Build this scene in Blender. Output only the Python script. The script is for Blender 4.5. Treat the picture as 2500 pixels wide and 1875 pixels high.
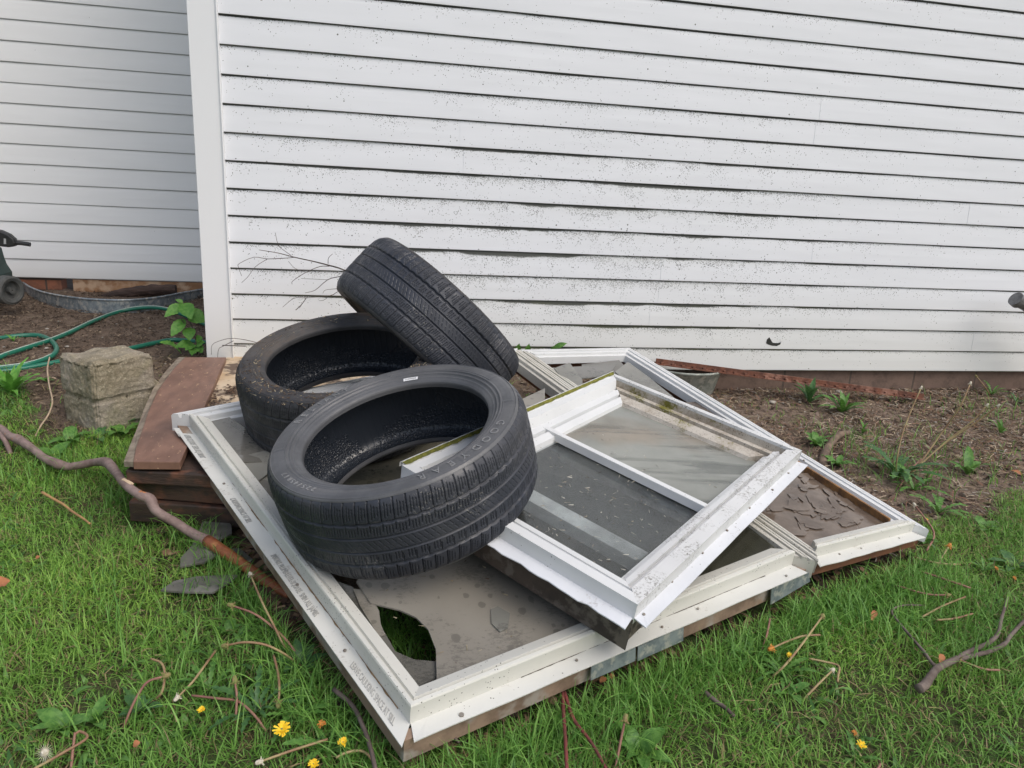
import bpy, bmesh, math, random
import numpy as np
from mathutils import Vector, Matrix, noise as mnoise
random.seed(7); RNG = np.random.default_rng(11)
for o in list(bpy.data.objects): bpy.data.objects.remove(o)
SC = bpy.context.scene; COL = SC.collection
# ------------------------------------------------------------------ camera
RM = np.array([[9.80956111e-01, -1.86783620e-01, 5.32633887e-02],
               [7.64211571e-04, -2.70515291e-01, -9.62715375e-01],
               [1.94228023e-01, 9.44422234e-01, -2.65220885e-01]])
CAM = np.array([0.5888017, -3.4702242, 1.04251066]); FPX = 1800.0
cd = bpy.data.cameras.new('camera'); cam = bpy.data.objects.new('camera', cd); COL.objects.link(cam)
cd.sensor_width = 36.0; cd.lens = FPX / 2500 * 36; cd.clip_start = 0.05; cd.clip_end = 500
m = Matrix.Identity(4)
for i in range(3):
    m[i][0] = RM[0][i]; m[i][1] = -RM[1][i]; m[i][2] = -RM[2][i]; m[i][3] = CAM[i]
cam.matrix_world = m; SC.camera = cam
# ------------------------------------------------------------------ light
w = bpy.data.worlds.new('World'); SC.world = w; w.use_nodes = True
nt = w.node_tree; bg = nt.nodes['Background']
sky = nt.nodes.new('ShaderNodeTexSky'); sky.sky_type = 'NISHITA'; sky.sun_disc = False
SUN_EL, SUN_AZ = math.radians(52), math.radians(142)
sky.sun_elevation = SUN_EL; sky.sun_rotation = SUN_AZ; sky.air_density = 1.2; sky.dust_density = 4.0
hs = nt.nodes.new('ShaderNodeHueSaturation'); hs.inputs['Saturation'].default_value = 0.80
nt.links.new(sky.outputs[0], hs.inputs['Color']); nt.links.new(hs.outputs[0], bg.inputs['Color'])
bg.inputs['Strength'].default_value = 0.13
sl = bpy.data.lights.new('sun', 'SUN'); sun = bpy.data.objects.new('sun', sl); COL.objects.link(sun)
sl.energy = 0.9; sl.angle = math.radians(50); sl.color = (1.0, 0.98, 0.95)
sun.location = (0, -6, 6)
# sky sun_rotation 0 = +Y, clockwise seen from above
sd = Vector((math.sin(SUN_AZ) * math.cos(SUN_EL), math.cos(SUN_AZ) * math.cos(SUN_EL), math.sin(SUN_EL)))
sun.rotation_euler = sd.to_track_quat('Z', 'Y').to_euler()
SC.view_settings.view_transform = 'Standard'; SC.view_settings.look = 'None'
SC.view_settings.exposure = 0.37; SC.view_settings.gamma = 1.0
# ------------------------------------------------------------------ geometry helpers
def sstep(a, b, x):
    t = np.clip((np.asarray(x, float) - a) / (b - a), 0, 1); return t * t * (3 - 2 * t)
def terrain(x, y):
    s = sstep(-1.7, 0.1, y)
    h = 0.125 * s * (1 - 0.78 * sstep(1.3, 2.5, x)) + 0.055 * np.clip(y, 0, 1.7) * (1 - sstep(-0.2, 0.2, x))
    return h
def ray(px, py):
    return RM.T @ np.array([(px - 1250) / FPX, (py - 937.5) / FPX, 1.0])
def gz(px, py, z):
    d = ray(px, py); return CAM + d * ((z - CAM[2]) / d[2])
def gy(px, py, y):
    d = ray(px, py); return CAM + d * ((y - CAM[1]) / d[1])
def gg(px, py, h=0.0):
    z = 0.05
    for _ in range(12):
        p = gz(px, py, z + h); z = float(terrain(p[0], p[1]))
    return gz(px, py, z + h)
def gplane(px, py, p0, n):
    d = ray(px, py); t = np.dot(np.asarray(p0) - CAM, n) / np.dot(d, n); return CAM + d * t
def link(o, parent=None):
    COL.objects.link(o)
    if parent: o.parent = parent
    return o
def tag(o, label=None, cat=None, group=None, kind=None):
    if label: o['label'] = label
    if cat: o['category'] = cat
    if group: o['group'] = group
    if kind: o['kind'] = kind
    return o
def thing(name, label, cat, loc, group=None):
    o = bpy.data.objects.new(name, None); o.location = Vector([float(c) for c in loc]); link(o)
    o.empty_display_size = 0.05
    o.matrix_world = Matrix.Translation(o.location)
    return tag(o, label, cat, group)
def wloc(o):
    p = Vector((0, 0, 0))
    while o is not None: p += o.location; o = o.parent
    return p
class MB:
    def __init__(s): s.v = []; s.f = []; s.mi = []
    def add(s, vs, fs, mi=0):
        b = len(s.v); s.v += [tuple(float(c) for c in v) for v in vs]; s.f += [tuple(i + b for i in f) for f in fs]; s.mi += [mi] * len(fs)
    def box(s, c, size, R=None, mi=0, taper=1.0):
        x, y, z = [q / 2 for q in size]; vs = []
        for sx, sy, sz in [(-1,-1,-1),(1,-1,-1),(1,1,-1),(-1,1,-1),(-1,-1,1),(1,-1,1),(1,1,1),(-1,1,1)]:
            t = taper if sz > 0 else 1
            p = Vector((sx * x * t, sy * y * t, sz * z))
            if R is not None: p = R @ p
            vs.append((c[0] + p.x, c[1] + p.y, c[2] + p.z))
        s.add(vs, [(0,3,2,1),(4,5,6,7),(0,1,5,4),(1,2,6,5),(2,3,7,6),(3,0,4,7)], mi)
    def prism(s, poly, off, mi=0):
        n = len(poly); a = [np.asarray(p, float) for p in poly]; b = [p + np.asarray(off, float) for p in a]
        s.add(a + b, [tuple(range(n)), tuple(range(2 * n - 1, n - 1, -1))] + [(i, i + n, (i + 1) % n + n, (i + 1) % n) for i in range(n)], mi)
    def tube(s, pts, rad, seg=8, cap=True, mi=0, smooth_n=0, jit=0.0):
        pts = [Vector([float(c) for c in p]) for p in pts]
        if not hasattr(rad, '__len__'): rad = [rad] * len(pts)
        if smooth_n: pts, rad = catmull(pts, rad, smooth_n)
        n = len(pts); up = Vector((0, 0, 1)); vs = []
        t0 = (pts[1] - pts[0]).normalized()
        a = t0.cross(up)
        if a.length < 1e-3: a = t0.cross(Vector((1, 0, 0)))
        a.normalize()
        for i in range(n):
            t = (pts[min(i + 1, n - 1)] - pts[max(i - 1, 0)])
            if t.length < 1e-9: t = t0
            t.normalize(); a = (a - t * a.dot(t)).normalized(); b = t.cross(a)
            for k in range(seg):
                q = 2 * math.pi * k / seg; r = rad[i] * (1 + random.uniform(-jit, jit))
                p = pts[i] + a * (math.cos(q) * r) + b * (math.sin(q) * r); vs.append(p)
        fs = [(i * seg + k, i * seg + (k + 1) % seg, (i + 1) * seg + (k + 1) % seg, (i + 1) * seg + k) for i in range(n - 1) for k in range(seg)]
        if cap: fs += [tuple(range(seg - 1, -1, -1)), tuple((n - 1) * seg + k for k in range(seg))]
        s.add(vs, fs, mi)
    def build(s, name, mats, parent=None, smooth=False, origin=None, bevel=0, label=None):
        if not isinstance(mats, (list, tuple)): mats = [mats]
        V = np.array(s.v, float)
        if parent is not None:
            sh = np.array(wloc(parent)); loc = (0, 0, 0)
        else:
            sh = np.array(origin) if origin is not None else np.array([V[:,0].mean(), V[:,1].mean(), V[:,2].min()]); loc = sh
        me = bpy.data.meshes.new(name); me.from_pydata((V - sh).tolist(), [], s.f)
        for mm in mats: me.materials.append(mm)
        if len(mats) > 1: me.polygons.foreach_set('material_index', s.mi)
        if smooth: me.polygons.foreach_set('use_smooth', [True] * len(me.polygons))
        me.update()
        o = bpy.data.objects.new(name, me); o.location = Vector([float(c) for c in loc]); link(o, parent)
        if bevel:
            b = o.modifiers.new('bevel', 'BEVEL'); b.width = bevel; b.segments = 2; b.limit_method = 'ANGLE'; b.angle_limit = math.radians(40)
        if label: o['label'] = label
        return o
def catmull(pts, rad, n):
    P = [pts[0] * 2 - pts[1]] + pts + [pts[-1] * 2 - pts[-2]]; out = []; ro = []
    for i in range(1, len(P) - 2):
        for k in range(n):
            t = k / n; a, b, c, d = P[i-1], P[i], P[i+1], P[i+2]
            out.append(0.5 * ((2*b) + (c-a)*t + (2*a-5*b+4*c-d)*t*t + (3*b-a-3*c+d)*t*t*t))
            ro.append(rad[i-1] * (1-t) + rad[i] * t)
    out.append(pts[-1]); ro.append(rad[-1]); return out, ro
def grid_mesh(name, V, nu, nv, mat, parent=None, closed_u=False, smooth=True, loc=None, attr=None):
    """V: (nu*nv,3) numpy, index u*nv+v"""
    u = np.arange(nu if closed_u else nu - 1); v = np.arange(nv - 1)
    U, W_ = np.meshgrid(u, v, indexing='ij'); U2 = (U + 1) % nu
    F = np.stack([U * nv + W_, U2 * nv + W_, U2 * nv + W_ + 1, U * nv + W_ + 1], -1).reshape(-1, 4)
    return np_mesh(name, V, F, mat, parent, smooth, loc, attr)
def np_mesh(name, V, F, mat, parent=None, smooth=False, loc=None, attr=None):
    me = bpy.data.meshes.new(name); k = F.shape[1]
    sh = np.array(wloc(parent)) if parent is not None else (np.array(loc) if loc is not None else np.zeros(3))
    V = V - sh
    me.vertices.add(len(V)); me.vertices.foreach_set('co', V.astype(np.float32).ravel())
    me.loops.add(F.size); me.loops.foreach_set('vertex_index', F.astype(np.int32).ravel())
    me.polygons.add(len(F)); me.polygons.foreach_set('loop_start', np.arange(0, F.size, k, dtype=np.int32))
    me.polygons.foreach_set('loop_total', np.full(len(F), k, dtype=np.int32))
    me.polygons.foreach_set('use_smooth', np.full(len(F), smooth))
    if attr is not None:
        for an, av in attr.items():
            a = me.color_attributes.new(an, 'FLOAT_COLOR', 'POINT')
            c = np.ones((len(V), 4), np.float32); c[:, :av.shape[1]] = av; a.data.foreach_set('color', c.ravel())
    me.update(calc_edges=True); me.validate()
    if mat: me.materials.append(mat)
    o = bpy.data.objects.new(name, me)
    if parent is None: o.location = Vector([float(c) for c in sh])
    return link(o, parent)
# ------------------------------------------------------------------ material helpers
def srgb(r, g, b):
    f = lambda c: (c / 255 / 12.92) if c / 255 <= 0.04045 else ((c / 255 + 0.055) / 1.055) ** 2.4
    return (f(r), f(g), f(b), 1)
class NT:
    def __init__(s, name):
        s.m = bpy.data.materials.new(name); s.m.use_nodes = True; s.t = s.m.node_tree; s.b = s.t.nodes['Principled BSDF']
        s.out = s.t.nodes['Material Output']
        g = s.t.nodes.new('ShaderNodeNewGeometry'); s.pos = g.outputs['Position']; s.geo = g
        oc = s.t.nodes.new('ShaderNodeTexCoord'); s.obj = oc.outputs['Object']
    def l(s, a, b): s.t.links.new(a, b)
    def val(s, x, sock):
        if isinstance(x, bpy.types.NodeSocket): s.l(x, sock)
        elif isinstance(x, tuple) and len(x) == 3 and sock.type == 'RGBA': sock.default_value = (*x, 1)
        else: sock.default_value = x
    def noise(s, scale, detail=4, rough=0.6, vec=None, dist=0.0, stretch=None):
        n = s.t.nodes.new('ShaderNodeTexNoise'); n.inputs['Scale'].default_value = scale; n.inputs['Detail'].default_value = detail
        n.inputs['Roughness'].default_value = rough; n.inputs['Distortion'].default_value = dist
        v = vec or s.obj
        if stretch: v = s.mapv(v, stretch)
        s.l(v, n.inputs['Vector']); return n.outputs['Fac']
    def mapv(s, v, sc, rot=(0,0,0)):
        mp = s.t.nodes.new('ShaderNodeMapping'); mp.inputs['Scale'].default_value = sc; mp.inputs['Rotation'].default_value = rot; s.l(v, mp.inputs['Vector']); return mp.outputs[0]
    def vor(s, scale, vec=None, feat='F1', rnd=1.0):
        n = s.t.nodes.new('ShaderNodeTexVoronoi'); n.feature = feat; n.inputs['Scale'].default_value = scale; n.inputs['Randomness'].default_value = rnd
        s.l(vec or s.obj, n.inputs['Vector']); return n
    def math(s, op, a, b=0.0, c=None, clamp=False):
        n = s.t.nodes.new('ShaderNodeMath'); n.operation = op; n.use_clamp = clamp; s.val(a, n.inputs[0]); s.val(b, n.inputs[1])
        if c is not None: s.val(c, n.inputs[2])
        return n.outputs[0]
    def ramp(s, x, a, b, lo=0.0, hi=1.0):
        n = s.t.nodes.new('ShaderNodeMapRange'); n.interpolation_type = 'SMOOTHSTEP'; s.val(x, n.inputs['Value'])
        s.val(a, n.inputs['From Min']); s.val(b, n.inputs['From Max']); s.val(lo, n.inputs['To Min']); s.val(hi, n.inputs['To Max']); return n.outputs['Result']
    def mix(s, f, a, b):
        n = s.t.nodes.new('ShaderNodeMix'); n.data_type = 'RGBA'; s.val(f, n.inputs[0]); s.val(a, n.inputs[6]); s.val(b, n.inputs[7]); return n.outputs[2]
    def mixv(s, f, a, b):
        n = s.t.nodes.new('ShaderNodeMix'); n.data_type = 'FLOAT'; s.val(f, n.inputs[0]); s.val(a, n.inputs[2]); s.val(b, n.inputs[3]); return n.outputs[0]
    def sep(s, v):
        n = s.t.nodes.new('ShaderNodeSeparateXYZ'); s.l(v, n.inputs[0]); return n.outputs
    def attr(s, name):
        n = s.t.nodes.new('ShaderNodeAttribute'); n.attribute_name = name; return n.outputs['Color']
    def bump(s, h, strength=0.3, dist=0.005, nrm=None):
        n = s.t.nodes.new('ShaderNodeBump'); n.inputs['Strength'].default_value = strength; n.inputs['Distance'].default_value = dist
        s.l(h, n.inputs['Height'])
        if nrm is not None: s.l(nrm, n.inputs['Normal'])
        return n.outputs[0]
    def set(s, color=None, rough=None, nrm=None, metal=None, spec=None, trans=None, sheen=None, coat=None):
        i = s.b.inputs
        if color is not None: s.val(color, i['Base Color'])
        if rough is not None: s.val(rough, i['Roughness'])
        if nrm is not None: s.l(nrm, i['Normal'])
        if metal is not None: s.val(metal, i['Metallic'])
        if spec is not None: s.val(spec, i['Specular IOR Level'])
        if coat is not None: s.val(coat, i['Coat Weight'])
        return s.m
def simple(name, c1, c2, scale=12, rough=0.6, bump=0.25, bscale=60, bdist=0.003, metal=0.0, spec=0.5, lo=0.35, hi=0.65, stretch=None, c3=None, s3=4):
    n = NT(name); f = n.ramp(n.noise(scale, 5, 0.65, stretch=stretch), lo, hi); c = n.mix(f, c1, c2)
    if c3: c = n.mix(n.ramp(n.noise(s3, 4, 0.6), 0.5, 0.62), c, c3)
    h = n.noise(bscale, 4, 0.6, stretch=stretch)
    r = n.mixv(n.noise(scale * 2, 3), rough - 0.1, min(1, rough + 0.15))
    return n.set(c, r, n.bump(h, bump, bdist), metal, spec)
def leafmat(name, c1, c2, scale=30):
    n = NT(name); c = n.mix(n.ramp(n.noise(scale, 3), 0.35, 0.65), c1, c2)
    n.set(c, 0.5, n.bump(n.noise(200, 2), 0.2, 0.001))
    tr = n.t.nodes.new('ShaderNodeBsdfTranslucent'); n.l(c, tr.inputs['Color'])
    mx = n.t.nodes.new('ShaderNodeMixShader'); mx.inputs[0].default_value = 0.28
    n.l(n.b.outputs[0], mx.inputs[1]); n.l(tr.outputs[0], mx.inputs[2]); n.l(mx.outputs[0], n.out.inputs[0]); return n.m
# ================================================================== house
EX = 0.1143; ZB = 0.15; YR = 1.65; XW = -0.118
def siding_mat(name, dirty):
    n = NT(name); p = n.sep(n.pos); x, y, z = p[0], p[1], p[2]
    zb = ZB if dirty else 0.3008
    q = n.math('DIVIDE', n.math('SUBTRACT', z, zb), EX); fr = n.math('FRACT', q); ci = n.math('FLOOR', q)
    t = n.math('MULTIPLY', n.math('SUBTRACT', 1.0, fr), EX)
    cmb = n.t.nodes.new('ShaderNodeCombineXYZ'); n.l(x, cmb.inputs[0]); n.l(n.math('MULTIPLY', ci, 7.31), cmb.inputs[2]); rowv = cmb.outputs[0]
    base = n.mix(n.noise(1.7, 3, 0.6, vec=n.pos), (0.705, 0.725, 0.765) if dirty else (0.80, 0.80, 0.80), (0.775, 0.792, 0.828) if dirty else (0.86, 0.86, 0.86))
    # yellowed, algae-tinted lowest boards
    low = n.ramp(z, 0.72 if dirty else 0.5, 0.12, 0.0, 1.0)
    base = n.mix(n.math('MULTIPLY', low, 0.45 if dirty else 0.1), base, (0.585, 0.585, 0.50))
    if dirty:
        rn = n.noise(2.2, 3, 0.6, vec=rowv); rn2 = n.noise(9, 3, 0.7, vec=rowv)
        gx = n.math('SUBTRACT', x, 1.6); gzz = n.math('SUBTRACT', z, 0.72)
        g = n.math('EXPONENT', n.math('MULTIPLY', n.math('ADD', n.math('MULTIPLY', n.math('MULTIPLY', gx, gx), 0.9), n.math('MULTIPLY', n.math('MULTIPLY', gzz, gzz), 4.5)), -1.0))
        reg = n.math('MULTIPLY', n.math('ADD', 0.085, n.math('MULTIPLY', g, 1.6)), n.ramp(rn, 0.32, 0.58, 0.25, 1.3))
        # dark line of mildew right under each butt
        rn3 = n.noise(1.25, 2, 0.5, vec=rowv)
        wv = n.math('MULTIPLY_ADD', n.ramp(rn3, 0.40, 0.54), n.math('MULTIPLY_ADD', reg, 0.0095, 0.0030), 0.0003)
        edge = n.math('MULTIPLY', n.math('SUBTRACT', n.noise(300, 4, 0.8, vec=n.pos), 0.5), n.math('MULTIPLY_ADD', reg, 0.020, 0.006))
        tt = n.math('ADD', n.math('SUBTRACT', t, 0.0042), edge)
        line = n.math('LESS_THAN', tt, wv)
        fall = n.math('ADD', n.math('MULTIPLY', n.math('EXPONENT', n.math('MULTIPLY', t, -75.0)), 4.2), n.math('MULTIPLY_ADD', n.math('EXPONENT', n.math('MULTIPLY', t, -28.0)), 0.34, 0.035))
        dens = n.math('MULTIPLY', n.math('MULTIPLY', reg, fall), n.ramp(n.noise(9, 3, 0.7, vec=n.pos), 0.42, 0.62, 0.06, 1.7))
        v1 = n.vor(235, n.pos); c1 = n.sep(v1.outputs['Color'])
        s1 = n.math('MULTIPLY', n.math('LESS_THAN', v1.outputs['Distance'], n.math('MULTIPLY_ADD', c1[1], 0.26, 0.22)), n.math('LESS_THAN', c1[0], n.math('MULTIPLY', dens, 1.15)))
        v2 = n.vor(95, n.pos); c2 = n.sep(v2.outputs['Color'])
        s2 = n.math('MULTIPLY', n.math('LESS_THAN', v2.outputs['Distance'], n.math('MULTIPLY_ADD', c2[1], 0.20, 0.08)), n.math('LESS_THAN', c2[0], n.math('MULTIPLY_ADD', dens, 0.26, 0.006)))
        v3 = n.vor(34, n.pos); c3 = n.sep(v3.outputs['Color'])
        s3 = n.math('MULTIPLY', n.math('LESS_THAN', v3.outputs['Distance'], 0.115), n.math('LESS_THAN', c3[0], n.math('MULTIPLY_ADD', reg, 0.035, 0.004)))
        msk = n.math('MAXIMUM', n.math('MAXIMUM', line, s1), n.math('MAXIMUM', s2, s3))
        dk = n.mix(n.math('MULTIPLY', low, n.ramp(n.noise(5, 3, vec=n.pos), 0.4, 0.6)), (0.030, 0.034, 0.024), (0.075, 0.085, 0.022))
        stain = n.math('MULTIPLY', n.math('MULTIPLY', n.math('EXPONENT', n.math('MULTIPLY', t, -30.0)), reg), 0.20)
        base = n.mix(stain, base, (0.42, 0.43, 0.36))
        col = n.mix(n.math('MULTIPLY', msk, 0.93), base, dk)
    else:
        v3 = n.vor(26, n.pos); c3 = n.sep(v3.outputs['Color'])
        s3 = n.math('MULTIPLY', n.math('LESS_THAN', v3.outputs['Distance'], 0.06), n.math('LESS_THAN', c3[0], 0.03))
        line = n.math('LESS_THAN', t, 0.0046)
        base = n.mix(n.math('MULTIPLY', line, 0.55), base, (0.16, 0.16, 0.165))  # thin shadow under each board, painted into the clean siding colour
        base = n.mix(n.ramp(z, 0.42, 0.3, 0.0, 0.35), base, (0.66, 0.64, 0.60))
        col = n.mix(s3, base, (0.12, 0.11, 0.1))
    h = n.noise(30, 4, 0.6, vec=n.pos, stretch=(0.12, 1, 3.2))
    h2 = n.noise(1.3, 2, vec=n.pos, stretch=(1, 1, 5))
    return n.set(col, 0.42, n.bump(h, 0.12, 0.002, n.bump(h2, 0.25, 0.02)), spec=0.35)
M_SIDE = siding_mat('mildewed_siding', True); M_SIDE2 = siding_mat('clean_siding', False)
n = NT('corner_trim'); v3 = n.vor(22, n.pos); c3 = n.sep(v3.outputs['Color'])
s3 = n.math('MULTIPLY', n.math('LESS_THAN', v3.outputs['Distance'], n.math('MULTIPLY_ADD', c3[1], 0.09, 0.03)), n.math('LESS_THAN', c3[0], 0.05))
zz = n.sep(n.pos)[2]
cb = n.mix(n.ramp(zz, 0.55, 0.15, 0, 0.55), (0.78, 0.79, 0.81), (0.64, 0.63, 0.57))
M_TRIM = n.set(n.mix(s3, cb, (0.06, 0.06, 0.05)), 0.4, n.bump(n.noise(3, 3, vec=n.pos), 0.15, 0.01))
def block_mat(name, c1, c2, mort, bw, bh, bumpd=0.004):
    n = NT(name); b = n.t.nodes.new('ShaderNodeTexBrick'); n.l(n.mapv(n.pos, (1, 1, 1), (math.radians(90), 0, 0)), b.inputs['Vector'])
    b.inputs['Scale'].default_value = 1.0; b.inputs['Brick Width'].default_value = bw; b.inputs['Row Height'].default_value = bh; b.inputs['Mortar Size'].default_value = 0.006
    b.inputs['Color1'].default_value = (*c1, 1); b.inputs['Color2'].default_value = (*c2, 1); b.inputs['Mortar'].default_value = (*mort, 1)
    c = n.mix(n.ramp(n.noise(14, 5, 0.7, vec=n.pos), 0.4, 0.7, 0, 0.6), b.outputs['Color'], (0.07, 0.05, 0.04))
    h = n.math('ADD', n.math('MULTIPLY', b.outputs['Fac'], -1.0), n.math('MULTIPLY', n.noise(90, 5, 0.7, vec=n.pos), 0.5))
    return n.set(c, 0.9, n.bump(h, 0.7, bumpd))
M_BLOCK = block_mat('foundation_block', (0.20, 0.135, 0.105), (0.17, 0.115, 0.09), (0.10, 0.075, 0.06), 0.40, 0.2)
M_BRICK = block_mat('red_brick', (0.33, 0.13, 0.075), (0.24, 0.10, 0.06), (0.10, 0.075, 0.06), 0.215, 0.072)
M_PLY = simple('weathered_plywood', (0.42, 0.235, 0.125, 1), (0.27, 0.14, 0.07, 1), 9, 0.85, 0.4, 40, 0.004, stretch=(0.4, 1, 2), c3=(0.52, 0.36, 0.24, 1), s3=7)
house = thing('house', 'white clapboard house wall with mildew specks and a set-back wing on the left', 'house', (1.5, 0, 0))
def siding(name, x0, x1, y0, zb, n, seams, mat, label):
    mb = MB()
    for i in range(n):
        z0 = zb + i * EX; xs = [x0] + sorted(s for k, s in seams if k == i) + [x1]
        for j in range(len(xs) - 1):
            a, b = xs[j], xs[j + 1]; o = 0.0011 * (j % 2); N = max(2, int((b - a) / 0.12))
            X = np.linspace(a, b, N + 1)
            pr = [(0.004, -0.004), (-0.0105, -0.0035), (-0.0130, -0.0005), (-0.0132, 0.006), (-0.0103, EX * 0.45), (-0.0070, EX * 0.78), (-0.0040, EX - 0.003), (0.006, EX - 0.0035)]
            if YR - 0.1 < y0: pr = [(0.004, -0.004), (-0.0090, -0.0035), (-0.0115, -0.0005), (-0.0118, 0.006), (-0.0095, EX * 0.45), (-0.0070, EX * 0.78), (-0.0045, EX - 0.003), (0.006, EX - 0.0035)]
            vs = []
            for xx in X:
                wv = 0.0016 * mnoise.noise(Vector((xx * 2.3, i * 3.7, y0)))
                for (yy, zz) in pr: vs.append((xx, y0 + yy - o - wv, z0 + zz + 0.0009 * mnoise.noise(Vector((xx * 1.7, i * 9.1, 5)))))
            P = len(pr); fs = [(k * P + q, k * P + q + 1, (k + 1) * P + q + 1, (k + 1) * P + q) for k in range(N) for q in range(P - 1)]
            fs = [tuple(reversed(f)) for f in fs]
            fs += [tuple(range(P)), tuple(N * P + q for q in range(P - 1, -1, -1))]
            mb.add(vs, fs)
    return mb.build(name, mat, house, label=label)
siding('siding', -0.004, 7.5, 0.0, ZB, 24, [(3, 2.02), (2, 1.985), (5, 2.83), (4, 2.93), (8, 1.02), (9, 1.0), (4, 2.02), (11, 2.75), (10, 2.74), (1, 3.9), (7, 3.7)], M_SIDE, 'main white siding with dark mildew under each board')
siding('siding', -6.0, XW + 0.004, YR, 0.3008, 22, [(10, -1.32), (9, -1.32), (3, -2.6)], M_SIDE2, 'clean pale grey siding of the set-back wall')
mb = MB()
# corner board: front face, small side bead, return face
c0 = gy(506, 869, 0)[0]
mb.box((-0.060, -0.012, 1.55), (0.117, 0.028, 2.80)); mb.box((-0.0045, -0.0295, 1.55), (0.006, 0.007, 2.80))
mb.build('corner_board', M_TRIM, house, bevel=0.002)
mb = MB(); mb.box((XW - 0.002, YR / 2 + 0.014, 1.56), (0.010, YR - 0.05, 2.76)); mb.build('side_wall', M_SIDE2, house)
mb = MB(); mb.box((3.70, 0.06, 0.03), (7.55, 0.08, 0.238)); mb.build('foundation', M_BLOCK, house, label='brown concrete block foundation under the main siding')
mb = MB(); mb.box((-3.66, YR + 0.055, 0.12), (4.7, 0.09, 0.352)); mb.build('foundation', M_BRICK, house, label='red brick foundation of the set-back wall')
px0, px1 = gy(178, 690, YR)[0], XW
mb = MB(); mb.box(((px0 + px1) / 2, YR + 0.004, 0.13), (px1 - px0, 0.010, 0.325)); mb.build('plywood_panel', M_PLY, house)
M_SOFF = simple('soffit_white', (0.7, 0.7, 0.7, 1), (0.6, 0.6, 0.6, 1)); M_ROOF = simple('shingle', (0.07, 0.065, 0.06, 1), (0.04, 0.04, 0.04, 1))
mb = MB(); mb.box((3.7, 0.0, 2.93), (7.9, 0.5, 0.06)); mb.box((-3.1, YR + 0.0, 3.1), (5.9, 0.5, 0.06)); mb.build('unseen_eave', M_SOFF, house)  # unseen eaves, added and sized to shade the walls below
mb = MB(); mb.prism([(-0.25, -0.33, 2.97), (7.8, -0.33, 2.97), (7.8, 4, 4.9), (-0.25, 4, 4.9)], (0, 0, -0.05)); mb.prism([(-6.1, YR - 0.25, 3.14), (-0.25, YR - 0.25, 3.14), (-0.25, 5, 4.9), (-6.1, 5, 4.9)], (0, 0, -0.05)); mb.build('unseen_roof', M_ROOF, house)  # unseen roof slopes, added above the view to block sky light
# torn hole: flat dark patch painted for its shaded inside
M_HOLE = simple('hole_dark', (0.035, 0.037, 0.032, 1), (0.015, 0.016, 0.014, 1), 60, 0.9)
mb = MB(); hp = [(1871, 838), (1873, 829), (1879, 824), (1884, 833), (1887, 837), (1898, 838), (1907, 836), (1905, 841), (1896, 845), (1885, 844), (1876, 841)]
mb.prism([gy(a, b, -0.0135) for a, b in hp], (0, 0.006, 0)); mb.build('torn_hole', M_HOLE, house)
mb = MB(); mb.tube([gy(1906, 837, -0.014), gy(1909, 831, -0.02), gy(1907, 826, -0.022)], [0.0015, 0.001, 0.0005], 5, smooth_n=4); mb.build('torn_flap', M_TRIM, house)
# ================================================================== ground
def nl(px, py): p = gg(px, py); return p[0], p[1]
LB = [nl(-700, 890), nl(0, 905), nl(60, 1000), nl(130, 1065), nl(330, 1065), nl(430, 1135), nl(520, 1180), nl(600, 1400), nl(700, 1500)]
RB = [nl(1600, 1500), nl(1900, 1400), nl(2200, 1330), nl(2290, 1290), nl(2380, 1265), nl(2500, 1235), nl(2800, 1180), nl(3400, 1120)]
BX = np.array([p[0] for p in LB + RB]); BY = np.array([p[1] for p in LB + RB]); od = np.argsort(BX); BX, BY = BX[od], BY[od]
def vnoise(x, y, s, seed=0):
    """cheap smooth value noise, vectorised"""
    x = np.asarray(x) * s + seed * 17.3; y = np.asarray(y) * s + seed * 9.1
    xi, yi = np.floor(x), np.floor(y); fx, fy = x - xi, y - yi; fx = fx * fx * (3 - 2 * fx); fy = fy * fy * (3 - 2 * fy)
    h = lambda a, b: np.mod(np.sin(a * 127.1 + b * 311.7 + seed) * 43758.5453, 1.0)
    return (h(xi, yi) * (1 - fx) + h(xi + 1, yi) * fx) * (1 - fy) + (h(xi, yi + 1) * (1 - fx) + h(xi + 1, yi + 1) * fx) * fy
def lawn_w(x, y):
    b = np.interp(x, BX, BY)
    wob = 0.16 * (vnoise(x, y, 5, 1) - 0.5) + 0.10 * (vnoise(x, y, 14, 2) - 0.5)
    return sstep(0.06, -0.06, y - b + wob)
def axis(a, b, st, far):
    c = np.arange(a, b + st / 2, st); ext = []; d = st
    while (ext[-1] if ext else 0) < far: d *= 1.5; ext.append((ext[-1] if ext else 0) + d)
    e = np.array(ext); return np.concatenate([(a - e)[::-1], c, b + e])
gxs = axis(-2.6, 5.2, 0.03, 70); gys = axis(-3.7, 1.7, 0.03, 70)
X, Y = np.meshgrid(gxs, gys, indexing='ij'); X = X.ravel(); Y = Y.ravel()
L = lawn_w(X, Y)
Z = terrain(X, Y) + 0.012 * (vnoise(X, Y, 6, 3) - 0.5) + (1 - L) * 0.014 * (vnoise(X, Y, 19, 4) - 0.5)
hx, hy = nl(395, 795); Z -= 0.05 * np.exp(-(((X - hx) / 0.07) ** 2 + ((Y - hy) / 0.05) ** 2))
mul = sstep(1.2, 1.6, X)
n = NT('ground'); at = n.sep(n.attr('zone'))
soil = n.mix(n.ramp(n.noise(9, 6, 0.7, vec=n.pos), 0.35, 0.65), (0.195, 0.142, 0.105), (0.120, 0.085, 0.062))
soil = n.mix(n.ramp(n.noise(60, 4, 0.7, vec=n.pos), 0.58, 0.72, 0, 0.5), soil, (0.20, 0.15, 0.11))
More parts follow.
